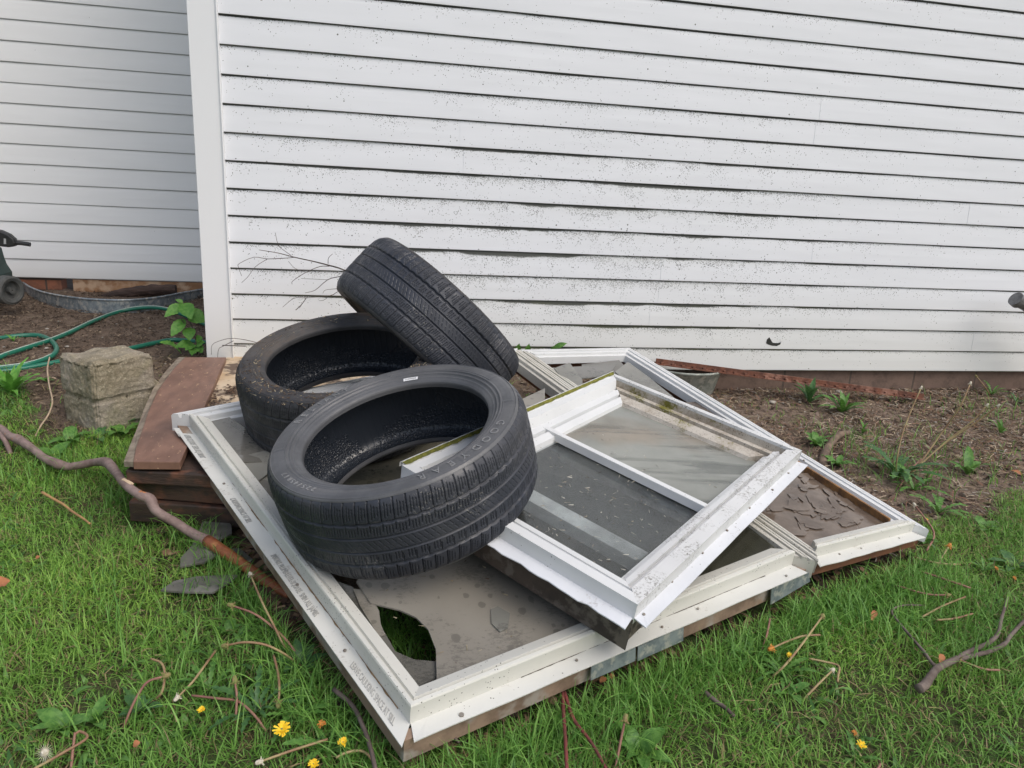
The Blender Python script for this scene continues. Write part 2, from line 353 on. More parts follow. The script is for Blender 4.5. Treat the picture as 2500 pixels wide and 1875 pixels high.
mulch = n.mix(n.ramp(n.noise(30, 6, 0.75, vec=n.pos), 0.35, 0.68), (0.26, 0.195, 0.15), (0.125, 0.088, 0.066))
thatch = n.mix(n.ramp(n.noise(20, 5, 0.7, vec=n.pos), 0.35, 0.65), (0.055, 0.095, 0.025), (0.07, 0.06, 0.03))
c = n.mix(at[1], soil, mulch); c = n.mix(at[0], c, thatch)
v = n.vor(120, n.pos); hgt = n.math('ADD', n.noise(45, 6, 0.75, vec=n.pos), n.math('MULTIPLY', v.outputs['Distance'], -0.35))
M_GROUND = n.set(c, 0.92, n.bump(hgt, 0.9, 0.012), spec=0.25)
g = grid_mesh('ground', np.stack([X, Y, Z], -1), len(gxs), len(gys), M_GROUND, attr={'zone': np.stack([L, mul, 0 * L], -1)})
tag(g, kind='structure')
# ================================================================== tyres
def rubber(name, base, rough, dirt=0.0, dcol=(0.10, 0.075, 0.055), wet=0.3, scuff=0.0):
    n = NT(name); c = n.mix(n.ramp(n.noise(7, 5, 0.65), 0.35, 0.7), base, tuple(b * 1.6 for b in base))
    if dirt:
        f = n.ramp(n.math('ADD', n.math('MULTIPLY', n.noise(6, 4, 0.6), 0.6), n.math('MULTIPLY', n.noise(70, 5, 0.75), 0.4)), 0.62 - 0.25 * dirt, 0.70 - 0.12 * dirt)
        up = n.ramp(n.sep(n.geo.outputs['Normal'])[2], 0.35, 0.8); c = n.mix(n.math('MULTIPLY', n.math('MULTIPLY', f, up), 0.8), c, dcol)
    if scuff:
        f = n.math('MULTIPLY', n.ramp(n.noise(130, 4, 0.8), 0.56, 0.64), n.ramp(n.noise(9, 3, 0.6), 0.55, 0.66)); c = n.mix(n.math('MULTIPLY', f, scuff), c, (0.28, 0.27, 0.25))
    c = n.mix(n.ramp(n.noise(3.5, 5, 0.7), 0.45, 0.72, 0, 0.35), c, (0.095, 0.088, 0.082))
    r = n.mixv(n.ramp(n.noise(14, 4, 0.65), 0.42, 0.6), rough, rough - wet)
    v = n.vor(180); drop = n.ramp(v.outputs['Distance'], 0.0, 0.25, 1.0, 0.0)
    return n.set(c, r, n.bump(n.math('ADD', n.noise(160, 4, 0.7), n.math('MULTIPLY', drop, 0.25)), 0.28, 0.0012), spec=0.5)
M_TREAD = rubber('tread_rubber', (0.022, 0.025, 0.034), 0.60, 0.0, wet=0.22, scuff=0.6)
M_TREAD_D = rubber('dusty_tread_rubber', (0.021, 0.022, 0.026), 0.7, 0.35, wet=0.15)
M_WALLR = rubber('sidewall_rubber', (0.072, 0.074, 0.079), 0.46, 0.0, wet=0.12)
M_WALLR_D = rubber('dusty_sidewall_rubber', (0.030, 0.030, 0.033), 0.66, 0.62, (0.075, 0.058, 0.046), wet=0.1)
n = NT('inner_liner_rubber'); v = n.vor(150); v2 = n.vor(330)
h = n.math('ADD', n.ramp(v.outputs['Distance'], 0.1, 0.5, 1, 0), n.math('MULTIPLY', n.ramp(v2.outputs['Distance'], 0.1, 0.5, 1, 0), 0.5))
wetm = n.ramp(n.math('SUBTRACT', n.noise(3.5, 4, 0.6), n.math('MULTIPLY', n.sep(n.obj)[2], 2.2)), 0.50, 0.62)
M_LINER = n.set((0.022, 0.027, 0.036), n.mixv(wetm, 0.42, 0.07), n.bump(n.math('MULTIPLY', h, wetm), 0.6, 0.003), spec=0.5)
M_WHITEP = simple('sticker_white', (0.75, 0.75, 0.76, 1), (0.6, 0.6, 0.6, 1), 50)
M_INK = simple('ink_black', (0.03, 0.03, 0.03, 1), (0.05, 0.05, 0.05, 1), 50)
R0, HW = 0.32, 0.1125
def revolve(name, prof, NTh, mat, parent, disp=None, a0=0.0):
    th = np.linspace(0, 2 * np.pi, NTh, endpoint=False); r = np.array([p[0] for p in prof]); z = np.array([p[1] for p in prof])
    T, Rr = np.meshgrid(th, r, indexing='ij'); _, Zz = np.meshgrid(th, z, indexing='ij')
    if disp is not None: Rr, Zz = disp(T, Rr, Zz)
    V = np.stack([Rr * np.cos(T), Rr * np.sin(T), Zz], -1).reshape(-1, 3)
    o = grid_mesh(name, V + np.array(wloc(parent)), NTh, len(prof), mat, parent, closed_u=True); return o
def resample(prof, n):
    p = np.array(prof, float); d = np.r_[0, np.cumsum(np.hypot(*np.diff(p, axis=0).T))]; s = np.linspace(0, d[-1], n)
    # smooth with catmull style by interpolation then light averaging
    q = np.stack([np.interp(s, d, p[:, 0]), np.interp(s, d, p[:, 1])], -1)
    for _ in range(2): q[1:-1] = 0.25 * q[:-2] + 0.5 * q[1:-1] + 0.25 * q[2:]
    return q
def groove(x, c, w, soft=0.35):
    return np.clip((w / 2 - np.abs(x - c)) / (w * soft) , 0, 1)
def tread_disp(T, Rr, Z):
    d = np.zeros_like(T); NB = 72; ph = T * NB / (2 * np.pi)
    wav = 0.0016 * np.sign(np.sin(ph * np.pi * 1.0)) * 0 + 0.0018 * (2 * np.abs(np.mod(ph, 1) - 0.5) - 0.5)
    for c, wd, dp, wv in ((0.054, 0.0080, 0.0055, 1), (-0.054, 0.0080, 0.0055, 1), (0.0185, 0.0062, 0.005, 0.0), (-0.0185, 0.0062, 0.005, 0.0)):
        d = np.maximum(d, dp * groove(Z, c + wav * wv, wd))
    def sip(ph, c, w, slant, zc): # distance in metres along circumference
        f = np.mod(ph - c - slant * (Z - zc) + 0.5, 1) - 0.5
        return np.clip((w / 2 - np.abs(f) * (2 * np.pi * R0 / NB)) / (w * 0.3), 0, 1)
    A = np.abs(Z); sg = np.sign(Z)
    phs = ph + (Z < 0) * 0.37
    shl = (A > 0.059)
    slot = sip(phs, 0.0, 0.0034, 5.0, 0.08); d = np.where(shl & (A < 0.1040), np.maximum(d, 0.0048 * slot), d)
    for k, cc in enumerate((0.30, 0.52, 0.76)):
        zlo = 0.063 + 0.004 * k; s_ = sip(phs, cc, 0.0022, 6.0, 0.08)
        d = np.where(shl & (A > zlo) & (A < 0.098 - 0.004 * k), np.maximum(d, 0.0034 * s_), d)
    mid = (A > 0.0235) & (A < 0.0495)
    s_ = sip(ph * 1.0 + 0.2 * sg, 0.0, 0.0026, 7.0, 0.036); d = np.where(mid & (A > 0.030), np.maximum(d, 0.004 * s_), d)
    for cc in (0.27, 0.5, 0.74):
        s_ = sip(ph + 0.2 * sg, cc, 0.0024, 5.0, 0.036); d = np.where(mid & (A < 0.044), np.maximum(d, 0.0034 * s_), d)
    cen = A < 0.0135
    for cc in (0.0, 0.5):
        s_ = sip(ph, cc, 0.0026, -22.0, 0.0); d = np.where(cen & (A > 0.002), np.maximum(d, 0.0022 * s_), d)
    # bulges between shoulder blocks (uneven wear)
    d = d + 0.0008 * np.sin(ph * 2 * np.pi / 9.0) * (A > 0.06)
    return Rr - d, Z
zt = np.linspace(-0.1045, 0.1045, 130); rt = []
_pr = np.array([(0.3045, -0.1045), (0.3085, -0.1005), (0.3125, -0.094), (0.3165, -0.082), (0.3188, -0.062), (0.3198, -0.03), (0.32, 0), (0.3198, 0.03), (0.3188, 0.062), (0.3165, 0.082), (0.3125, 0.094), (0.3085, 0.1005), (0.3045, 0.1045)])
PT = list(zip(np.interp(zt, _pr[:, 1], _pr[:, 0]), zt))
SW = [(0.3045, 0.1045), (0.3030, 0.1075), (0.3005, 0.1095), (0.2992, 0.1120), (0.2978, 0.1098), (0.2965, 0.1104), (0.290, 0.1125), (0.281, 0.1130), (0.272, 0.1125), (0.266, 0.1118), (0.2640, 0.1135), (0.2615, 0.1133), (0.2600, 0.1100), (0.2565, 0.1085), (0.2545, 0.1100), (0.2520, 0.1095), (0.2500, 0.1060), (0.246, 0.1035), (0.2440, 0.1040), (0.240, 0.1010), (0.2345, 0.0985), (0.2300, 0.0950), (0.2283, 0.0900), (0.2288, 0.0800)]
LN = [(0.2288, 0.0800), (0.236, 0.0865), (0.250, 0.0965), (0.268, 0.1010), (0.286, 0.0985), (0.298, 0.0900), (0.3045, 0.0760), (0.3070, 0.05), (0.3080, 0.0)]
def sw_disp(sgn):
    def f(T, Rr, Z):
        z = Z.copy()
        # raised swoosh outlines around the lettering blocks
        for a0, a1 in ((0.35, 1.55), (2.0, 3.1), (3.7, 4.9), (5.2, 6.1)):
            ed = np.minimum(np.abs(T - a0), np.abs(T - a1)) * 0.28; inr = (Rr > 0.268) & (Rr < 0.294) & (T > a0 - 0.01) & (T < a1 + 0.01)
            z += sgn * 0.0016 * (inr & (ed < 0.0022)); z += sgn * 0.0013 * (inr & (np.abs(Rr - 0.2685) < 0.0015))
        return Rr, z
    return f
def tyre_parts(t, mt, mw, ml):
    o1 = revolve('tread', PT, 1800, mt, t, tread_disp)
    q = resample(SW, 130)
    o2 = revolve('sidewall', [(a, b) for a, b in q], 420, mw, t, sw_disp(1))
    q2 = [(a, -b) for a, b in q][::-1]
    o3 = revolve('sidewall', q2, 420, mw, t, sw_disp(-1))
    lq = resample(LN, 22); lp = [(a, b) for a, b in lq] + [(a, -b) for a, b in lq[::-1][1:]]
    def ld(T, Rr, Z):
        rib = np.clip(1 - np.abs(np.mod(T * 95 / (2 * np.pi), 1) - 0.5) * 16, 0, 1); return Rr - 0.0016 * rib * (np.abs(Z) < 0.09) * (Rr > 0.28), Z
    o4 = revolve('inner_liner', lp, 760, ml, t, ld)
    return [o1, o2, o3, o4]
def place(t, c, nrm, spin=0.0, sc=1.0):
    t.scale = (sc, sc, sc)
    nrm = Vector(nrm).normalized(); t.location = Vector([float(q) for q in c])
    q = Vector((0, 0, 1)).rotation_difference(nrm); t.rotation_mode = 'QUATERNION'
    t.rotation_quaternion = q @ Matrix.Rotation(spin, 3, 'Z').to_quaternion()
def scp(c, s=0.93): return CAM + (np.array(c) - CAM) * s
def tn(a, b): return (math.tan(a), math.tan(b), 1)
T1C = scp((0.690, -1.667, 0.330)); T1N = tn(-0.283, -0.158); T1S = 0.93 / 0.955
tyre1 = thing('car_tyre', 'front tyre lying flat across the white window frames, white sticker on its rim edge', 'tyre', (0, 0, 0), 'old car tyres thrown on the windows')
P1 = tyre_parts(tyre1, M_TREAD, M_WALLR, M_LINER)
P1[1]['label'] = 'upper sidewall with raised lettering'
def ring_text(txt, a_start, r_base, size, spread, parent, mat, zoff=0.1128, ext=0.0017, down=1):
    """letters standing on the circle r_base, bottoms to the hub, reading clockwise from a_start (radians)"""
    cu = bpy.data.curves.new('lettering', 'FONT'); cu.body = 'X'; cu.size = size; cu.extrude = ext; cu.offset = 0.0
    tmp = bpy.data.objects.new('tmp', cu); COL.objects.link(tmp); VV = []; FF = []; a = a_start
    for ch in txt:
        if ch == ' ': a -= spread * 0.6; continue
        cu.body = ch; dg = bpy.context.evaluated_depsgraph_get(); dg.update(); me = bpy.data.meshes.new_from_object(tmp.evaluated_get(dg))
        if not me.vertices: continue
        xs = [v.co.x for v in me.vertices]; cx = (min(xs) + max(xs)) / 2
        b = len(VV)
        for v in me.vertices:
            r = r_base + v.co.y; an = a - (v.co.x - cx) / r_base
            VV.append((r * math.cos(an), r * math.sin(an), zoff + v.co.z))
        FF += [tuple(i + b for i in p.vertices) for p in me.polygons]; bpy.data.meshes.remove(me)
        a -= spread * (1.0 if ch not in 'I/' else 0.8)
    bpy.data.objects.remove(tmp); me = bpy.data.meshes.new('lettering'); me.from_pydata(VV, [], FF); me.materials.append(mat)
    o = bpy.data.objects.new('lettering', me); return link(o, parent)
M_LET = rubber('lettering_rubber', (0.17, 0.172, 0.176), 0.75)
ring_text('RELIANT', math.radians(150), 0.2715, 0.026, 0.105, P1[1], M_LET)
ring_text('GOODYEAR', math.radians(-31), 0.2705, 0.027, 0.125, P1[1], M_LET)
ring_text('225/45R17', math.radians(228), 0.2735, 0.018, 0.056, P1[1], M_LET).scale = (1, 1, 1)
# sticker on the bead
mb = MB(); 
def rp(a, r, z): return (r * math.cos(a), r * math.sin(a), z)
aa = [math.radians(q) for q in (81, 77.5, 74, 71.5)]
for i in range(3): mb.add([rp(aa[i], 0.2385, 0.1022), rp(aa[i+1], 0.2385, 0.1022), rp(aa[i+1], 0.2475, 0.1058), rp(aa[i], 0.2475, 0.1058)], [(0, 1, 2, 3)])
st = mb.build('sticker', M_WHITEP, P1[1])
mb = MB()
for i in range(9):
    a = math.radians(79.5 - i * 0.8); mb.add([rp(a, 0.2410, 0.1036), rp(a - 0.006, 0.2410, 0.1036), rp(a - 0.006, 0.2450, 0.1053), rp(a, 0.2450, 0.1053)], [(0, 1, 2, 3)])
mb.build('barcode', M_INK, st)
place(tyre1, T1C, T1N, 0, 0.93 / 0.955)
def copy_tyre(label, c, nrm, spin, mt, mw, ml):
    t = tyre1.copy(); COL.objects.link(t); t['label'] = label; t.rotation_mode = 'QUATERNION'
    for src, mm in zip(P1, (mt, mw, mw, ml)):
        k = src.copy(); COL.objects.link(k); k.parent = t
        if mm is not src.data.materials[0]: k.data = src.data.copy(); k.data.materials[0] = mm
        if 'label' in k: del k['label']
    place(t, c, nrm, spin, 0.985 / 0.955); return t
T2C = scp((0.529, -1.095, 0.377), 0.985); T2N = tn(-0.132, -0.215)
tyre2 = copy_tyre('debris-covered rear left tyre lying flat behind the front tyre', T2C, T2N, 1.1, M_TREAD_D, M_WALLR_D, M_LINER)
al, be = -2.858, -0.799
T3C = scp((0.802, -0.945, 0.539), 0.985); T3N = (math.cos(be) * math.cos(al), math.cos(be) * math.sin(al), math.sin(be))
tyre3 = copy_tyre('tyre leaning on edge over the other two, tread facing the camera', T3C, T3N, 0.4, M_TREAD, M_WALLR_D, M_LINER)
# ================================================================== windows
def vinyl(name, base=(0.62, 0.62, 0.60), dirt=0.0, dcol=(0.20, 0.15, 0.095), speck=0.3, moss=0.0, wear=0.0):
    n = NT(name); p = n.pos; c = n.mix(n.ramp(n.noise(3, 4, 0.6, vec=p), 0.35, 0.7), base, tuple(b * 0.90 for b in base))
    if dirt:
        f = n.ramp(n.math('ADD', n.math('MULTIPLY', n.noise(10, 5, 0.7, vec=p), 0.55), n.math('MULTIPLY', n.noise(110, 4, 0.75, vec=p), 0.45)), 0.60 - 0.22 * dirt, 0.66)
        c = n.mix(n.math('MULTIPLY', f, min(1, 0.35 + 0.5 * dirt)), c, dcol)
        c = n.mix(n.ramp(n.noise(5, 3, 0.6, vec=p), 0.35, 0.7, 0, 0.45 * dirt), c, (0.42, 0.37, 0.29))
    if wear:
        f = n.math('MULTIPLY', n.ramp(n.noise(150, 4, 0.8, vec=p), 0.52, 0.58), n.ramp(n.noise(11, 4, 0.6, vec=p), 0.42, 0.58)); c = n.mix(n.math('MULTIPLY', f, wear), c, (0.22, 0.21, 0.19))
    v = n.vor(210, p); cc = n.sep(v.outputs['Color']); dn = n.ramp(n.noise(7, 3, 0.6, vec=p), 0.4, 0.68, 0.02, 1.0)
    s = n.math('MULTIPLY', n.math('LESS_THAN', v.outputs['Distance'], n.math('MULTIPLY_ADD', cc[1], 0.2, 0.14)), n.math('LESS_THAN', cc[0], n.math('MULTIPLY', dn, speck)))
    c = n.mix(n.math('MULTIPLY', s, 0.85), c, (0.05, 0.045, 0.035))
    if moss:
        f = n.ramp(n.math('ADD', n.math('MULTIPLY', n.noise(6, 3, 0.6, vec=p), 0.65), n.math('MULTIPLY', n.noise(120, 4, 0.8, vec=p), 0.35)), 0.60 - 0.15 * moss, 0.66 - 0.12 * moss)
        c = n.mix(f, c, n.mix(n.noise(60, 3, vec=p), (0.22, 0.20, 0.03), (0.10, 0.095, 0.02)))
    return n.set(c, 0.38, n.bump(n.noise(60, 4, 0.6, vec=p), 0.12, 0.002), spec=0.4)
M_VIN = vinyl('vinyl_frame', (0.62, 0.615, 0.565), 0.12, speck=0.4); M_VINB = vinyl('vinyl_frame_clean', (0.66, 0.67, 0.67), 0.0, speck=0.06)
M_VINW = vinyl('vinyl_worn', (0.64, 0.645, 0.64), 0.0, speck=0.12, wear=0.85); M_VIND = vinyl('vinyl_dirty', (0.52, 0.48, 0.42), 0.75, (0.17, 0.12, 0.08), 0.6, 0.45)
M_VINM = vinyl('vinyl_grimy', (0.46, 0.42, 0.35), 0.65, (0.12, 0.09, 0.06), 0.7)
M_VINJ = vinyl('vinyl_joint', (0.56, 0.545, 0.49), 0.42, (0.14, 0.11, 0.07), 0.6)
M_FIN = vinyl('nailing_fin', (0.63, 0.63, 0.595), 0.12, speck=0.12)
M_FINB = vinyl('nailing_fin_bright', (0.66, 0.68, 0.715), 0.05, speck=0.08)
M_MOSS = simple('moss', (0.20, 0.19, 0.03, 1), (0.10, 0.11, 0.02, 1), 60, 0.95, 0.8, 220, 0.004)
M_DARKJ = simple('bronze_jamb', (0.075, 0.055, 0.042, 1), (0.035, 0.027, 0.022, 1), 8, 0.7, 0.3, 50, 0.002, c3=(0.13, 0.11, 0.09, 1), s3=20)
M_WOODJ = simple('jamb_wood', (0.30, 0.21, 0.15, 1), (0.17, 0.115, 0.08, 1), 10, 0.85, 0.5, 60, 0.003, c3=(0.33, 0.29, 0.25, 1), s3=9)
M_WOODR = simple('jamb_wood_red', (0.20, 0.085, 0.045, 1), (0.12, 0.05, 0.03, 1), 8, 0.8, 0.4, 60, 0.003)
M_GALV = simple('galvanised_steel', (0.34, 0.38, 0.41, 1), (0.20, 0.235, 0.26, 1), 25, 0.42, 0.2, 60, 0.001, metal=0.6, c3=(0.5, 0.5, 0.48, 1), s3=40)
M_SCREW = simple('screw_steel', (0.32, 0.30, 0.27, 1), (0.18, 0.14, 0.11, 1), 50, 0.5, metal=0.4)
def glassmat(name, tint, dust, dustamt, rough=0.06, spots=0.0, streak=False, alpha=0.0):
    n = NT(name); p = n.pos
    d = n.ramp(n.noise(4, 5, 0.65, vec=p), 0.25, 0.75, max(0, dustamt - 0.22), min(1, dustamt + 0.16))
    dc = n.mix(n.noise(16, 5, 0.7, vec=p), dust, tuple(q * 0.72 for q in dust))
    if streak:
        dc = n.mix(n.ramp(n.noise(2.2, 3, 0.6, vec=p), 0.50, 0.66, 0, 0.8), dc, (0.33, 0.27, 0.20)); d = n.math('SUBTRACT', d, n.ramp(n.noise(7, 3, 0.6, vec=n.mapv(p, (0.25, 2.4, 1), (0, 0, math.radians(30)))), 0.5, 0.68, 0, 0.38), clamp=True)
    if spots:
        v = n.vor(34, n.mapv(n.pos, (1, 0.8, 1))); cc = n.sep(v.outputs['Color']); wob = n.math('MULTIPLY', n.math('SUBTRACT', n.noise(90, 3, vec=p), 0.5), 0.25)
        s = n.math('MULTIPLY', n.math('LESS_THAN', n.math('ADD', v.outputs['Distance'], wob), n.math('MULTIPLY_ADD', cc[1], 0.34, 0.06)), n.math('LESS_THAN', cc[0], spots))
        f2 = n.ramp(n.math('MULTIPLY', n.noise(85, 5, 0.85, vec=p, stretch=(1, 1.8, 1)), n.noise(7, 3, 0.6, vec=p)), 0.262, 0.31)
        dc = n.mix(n.math('MULTIPLY', n.math('MAXIMUM', s, f2), 0.7), dc, tuple(q * 0.42 for q in dust)); 
    tr = n.t.nodes.new('ShaderNodeBsdfTransparent'); tr.inputs[0].default_value = (*tint, 1)
    gl = n.t.nodes.new('ShaderNodeBsdfGlossy'); gl.inputs['Roughness'].default_value = rough; gl.inputs['Color'].default_value = (0.95, 0.97, 1, 1)
    fr = n.t.nodes.new('ShaderNodeFresnel'); n.l(n.mixv(n.geo.outputs['Backfacing'], 1.52, 1 / 1.52), fr.inputs[0])
    df = n.b; n.set(dc, 0.55, n.bump(n.noise(150, 3, vec=p), 0.15, 0.001), spec=0.3)
    m1 = n.t.nodes.new('ShaderNodeMixShader'); n.l(d, m1.inputs[0]); n.l(tr.outputs[0], m1.inputs[1]); n.l(df.outputs[0], m1.inputs[2])
    m2 = n.t.nodes.new('ShaderNodeMixShader'); n.l(fr.outputs[0], m2.inputs[0]); n.l(m1.outputs[0], m2.inputs[1]); n.l(gl.outputs[0], m2.inputs[2])
    n.l(m2.outputs[0], n.out.inputs[0]); return n.m
M_GDUST = glassmat('dusty_glass', (0.6, 0.6, 0.57), (0.32, 0.295, 0.25), 0.92, 0.3, 0.55)
M_GSHARD = glassmat('shard_glass', (0.6, 0.62, 0.6), (0.22, 0.21, 0.185), 0.70, 0.12, 0.25)
M_GPALE = glassmat('pale_shard_glass', (0.7, 0.72, 0.7), (0.33, 0.325, 0.29), 0.68, 0.2, 0.2)
M_GDARK = glassmat('dark_glass', (0.93, 0.95, 0.95), (0.13, 0.135, 0.125), 0.22, 0.10)
M_GOL2 = glassmat('dark_olive_glass', (0.5, 0.5, 0.42), (0.085, 0.085, 0.058), 0.55, 0.12, 0.2)
M_GHAZE = glassmat('hazy_glass', (0.70, 0.73, 0.71), (0.40, 0.41, 0.365), 0.66, 0.12, 0.0, True)
M_GOLIVE = glassmat('olive_glass', (0.45, 0.46, 0.40), (0.15, 0.14, 0.105), 0.75, 0.2, 0.5)
n = NT('wet_brown_pane'); c = n.mix(n.ramp(n.noise(9, 5, 0.7, vec=n.pos), 0.35, 0.65), (0.105, 0.078, 0.06), (0.18, 0.14, 0.11)); c = n.mix(n.ramp(n.noise(3, 3, vec=n.pos), 0.5, 0.65, 0, 0.7), c, (0.07, 0.052, 0.042))
M_WETP = n.set(c, n.mixv(n.ramp(n.noise(5, 3, vec=n.pos), 0.45, 0.65), 0.07, 0.3), n.bump(n.noise(20, 3, vec=n.pos), 0.15, 0.004), spec=0.5)
class Quad:
    """warped rectangle: corners P0..P3, sizes W x H; at(u, v, h)"""
    def __init__(s, P):
        s.P = [np.asarray(p, float) for p in P]
        s.W = (np.linalg.norm(s.P[1] - s.P[0]) + np.linalg.norm(s.P[2] - s.P[3])) / 2
        s.H = (np.linalg.norm(s.P[3] - s.P[0]) + np.linalg.norm(s.P[2] - s.P[1])) / 2
        nn = np.cross(s.P[1] - s.P[0] + s.P[2] - s.P[3], s.P[3] - s.P[0] + s.P[2] - s.P[1]); s.n = nn / np.linalg.norm(nn)
    def at(s, u, v, h=0.0):
        a, b = u / s.W, v / s.H
        return (s.P[0] * (1-a) + s.P[1] * a) * (1-b) + (s.P[3] * (1-a) + s.P[2] * a) * b + s.n * h
    def uv(s, px, py, h=0.0):
        """pixel of the photograph to u, v on this plane"""
        q = gplane(px, py, s.at(s.W / 2, s.H / 2, h), s.n); u, v = s.W / 2, s.H / 2
        for _ in range(25):
            p = s.at(u, v, h); e = q - p; du = s.at(u + 1e-3, v, h) - p; dv = s.at(u, v + 1e-3, h) - p
            A = np.stack([du, dv], 1) / 1e-3; d = np.linalg.lstsq(A, e, rcond=None)[0]; u += d[0]; v += d[1]
        return u, v
    def side(s, k, d, h, t):
        """point on side k (0 bottom,1 right,2 top,3 left) inset d, t metres along inset edge as 0..1"""
        W, H = s.W, s.H; c = [(d, d), (W - d, d), (W - d, H - d), (d, H - d)]
        a, b = c[k], c[(k + 1) % 4]; return s.at(a[0] * (1 - t) + b[0] * t, a[1] * (1 - t) + b[1] * t, h)
def frame_side(Q, k, prof, mat, parent, name='frame_side', nseg=1, jit=0.0, label=None, t0=0.0, t1=1.0, insets=None):
    mb = MB(); n_ = len(prof); vs = []
    for i in range(nseg + 1):
        t = t0 + (t1 - t0) * i / nseg
        for (d, h) in prof:
            hh = h + (jit * mnoise.noise(Vector((t * 9, k * 5.1, d * 8))) if jit else 0)
            vs.append(Q.side(k, d, hh, t))
    fs = [(i * n_ + q, (i + 1) * n_ + q, (i + 1) * n_ + (q + 1) % n_, i * n_ + (q + 1) % n_) for i in range(nseg) for q in range(n_)]
    fs += [tuple(range(n_ - 1, -1, -1)), tuple(nseg * n_ + q for q in range(n_))]
    mb.add(vs, fs); return mb.build(name, mat, parent, label=label)
def pane(Q, poly, h, mat, parent, name='glass_pane', th=0.004, label=None, tilt=(0, 0)):
    cu_ = sum(p[0] for p in poly) / len(poly); cv_ = sum(p[1] for p in poly) / len(poly)
    mb = MB(); mb.prism([Q.at(u, v, h + tilt[0] * (u - cu_) + tilt[1] * (v - cv_)) for u, v in poly], -Q.n * th); return mb.build(name, mat, parent, label=label)
def bar(Q, a, b, wd, h0, h1, mat, parent, name='sash_rail', label=None, bevel=0.0015):
    """straight rail from uv a to uv b, width wd, heights h0..h1"""
    a = np.array(a, float); b = np.array(b, float); d = (b - a) / np.linalg.norm(b - a); nn = np.array([-d[1], d[0]]) * wd / 2
    mb = MB(); mb.prism([Q.at(*(a - nn), h1), Q.at(*(b - nn), h1), Q.at(*(b + nn), h1), Q.at(*(a + nn), h1)], -Q.n * (h1 - h0)); return mb.build(name, mat, parent, bevel=bevel, label=label)
# ---------------- large mulled unit
QL = Quad([gz(981, 1824, .10), gz(1985, 1392, .12), gz(1262, 868, .32), gz(420, 1035, .245)])
QR = Quad([gz(1992, 1385, .125), gz(2262, 1310, .085), gz(1535, 860, .30), gz(1262, 866, .325)])
big = thing('window_unit', 'large weathered white double window frame with broken panes lying under the tyres', 'window frame', QL.P[0])
PL = [(0.040, -0.004), (0.040, 0.038), (0.042, 0.041), (0.049, 0.042), (0.052, 0.034), (0.056, 0.034), (0.058, 0.040), (0.085, 0.032), (0.087, 0.016), (0.087, -0.030), (0.062, -0.030)]
RDG = [(0.0, -0.006), (0.0, 0.020), (0.003, 0.024), (0.012, 0.024), (0.014, 0.017), (0.018, 0.017), (0.020, 0.026), (0.030, 0.026), (0.032, 0.018), (0.036, 0.018), (0.038, 0.024), (0.052, 0.022), (0.054, 0.012), (0.066, 0.010), (0.068, -0.02), (0.0, -0.02)]
PLn = [(d - 0.040, h) for d, h in PL]
sl_ = ['front side speckled with mildew', 'grimy brown side along the joint', None, 'left side with a rusty seam beside the fin']
for k, (pr, mt) in enumerate(((PL, M_VIN), ([(d * 0.8, h * 1.2) for d, h in RDG], M_VINJ), ([(d * 1.25, h * 1.5) for d, h in RDG], M_VINB), (PL, M_VIN))):
    frame_side(QL, k, pr, mt, big, label=sl_[k])
PR_ = [(d * 0.8, h * 0.85) for d, h in PL]
for k, (pr, mt) in enumerate(((PR_, M_VIN), (RDG, M_VINB), (RDG, M_VINB), ([(d * 0.8, h * 0.9) for d, h in RDG], M_VINJ))):
    frame_side(QR, k, pr, mt, big)
# channel grooves near the back left corner and mull
bar(QL, (QL.W - 0.004, 0.03), (QL.W - 0.004, QL.H - 0.02), 0.012, -0.02, 0.014, M_VINM, big, 'mull_strip')
def fin(Q, k, d0, d1, h, mat, parent, th=0.0025, nseg=30, jit=0.0014, t0=0.0, t1=1.0, ragged=0.0, label=None, ch=0.0):
    mb = MB(); vs = []; seed = k * 3.3 + d1
    for i in range(nseg + 1):
        t = t0 + (t1 - t0) * i / nseg; j = jit * mnoise.noise(Vector((t * 7, seed, 0)))
        rg = ragged * max(0, mnoise.noise(Vector((t * 16, seed, 3)))) if ragged else 0
        to = min(max(t, ch), 1 - ch)
        for d, hh, t_ in ((d0 + rg, h + 2 * j, to), (d1, h, t), (d1, h - th, t), (d0 + rg, h - th + 2 * j, to)): vs.append(Q.side(k, d, hh, t_))
    fs = [(i * 4 + q, (i + 1) * 4 + q, (i + 1) * 4 + (q + 1) % 4, i * 4 + (q + 1) % 4) for i in range(nseg) for q in range(4)]; fs += [(3, 2, 1, 0), tuple(nseg * 4 + q for q in range(4))]
    mb.add(vs, fs); return mb.build('nailing_fin', mat, parent, label=label)
f0 = fin(QL, 0, 0.0, 0.044, 0.0, M_FIN, big, t0=0.0, t1=1.0, ch=0.02); f3 = fin(QL, 3, 0.0, 0.044, 0.0, M_FIN, big, t0=0.05, t1=1.0, ch=0.0, label='left nailing fin with embossed instructions')
fin(QL, 3, -0.002, 0.044, -0.004, M_FIN, big, t0=0.0, t1=0.06, nseg=4, ch=0.018)
fin(QR, 0, -0.004, 0.036, 0.002, M_FIN, big, t0=0.0, t1=1.0, ch=0.03)
def nail(p, nn, r, par):
    mb = MB(); mb.tube([p, p + nn * 0.0025], r, 10); mb.build('nail_head', M_SCREW, par)
for t in (0.1, 0.34, 0.55, 0.66, 0.93):
    p = QL.side(0, 0.018 + 0.008 * math.sin(t * 40), 0.001, t); nail(p, QL.n, 0.0030 + 0.002 * (t == 0.1), big)
for t in (0.22, 0.42, 0.8):
    p = QR.side(0, 0.02, 0.001, t); nail(p, QR.n, 0.003, big)
for t in (0.3, 0.66, 0.83):
    p = QL.side(3, 0.02, 0.001, t); nail(p, QL.n, 0.0035, big)
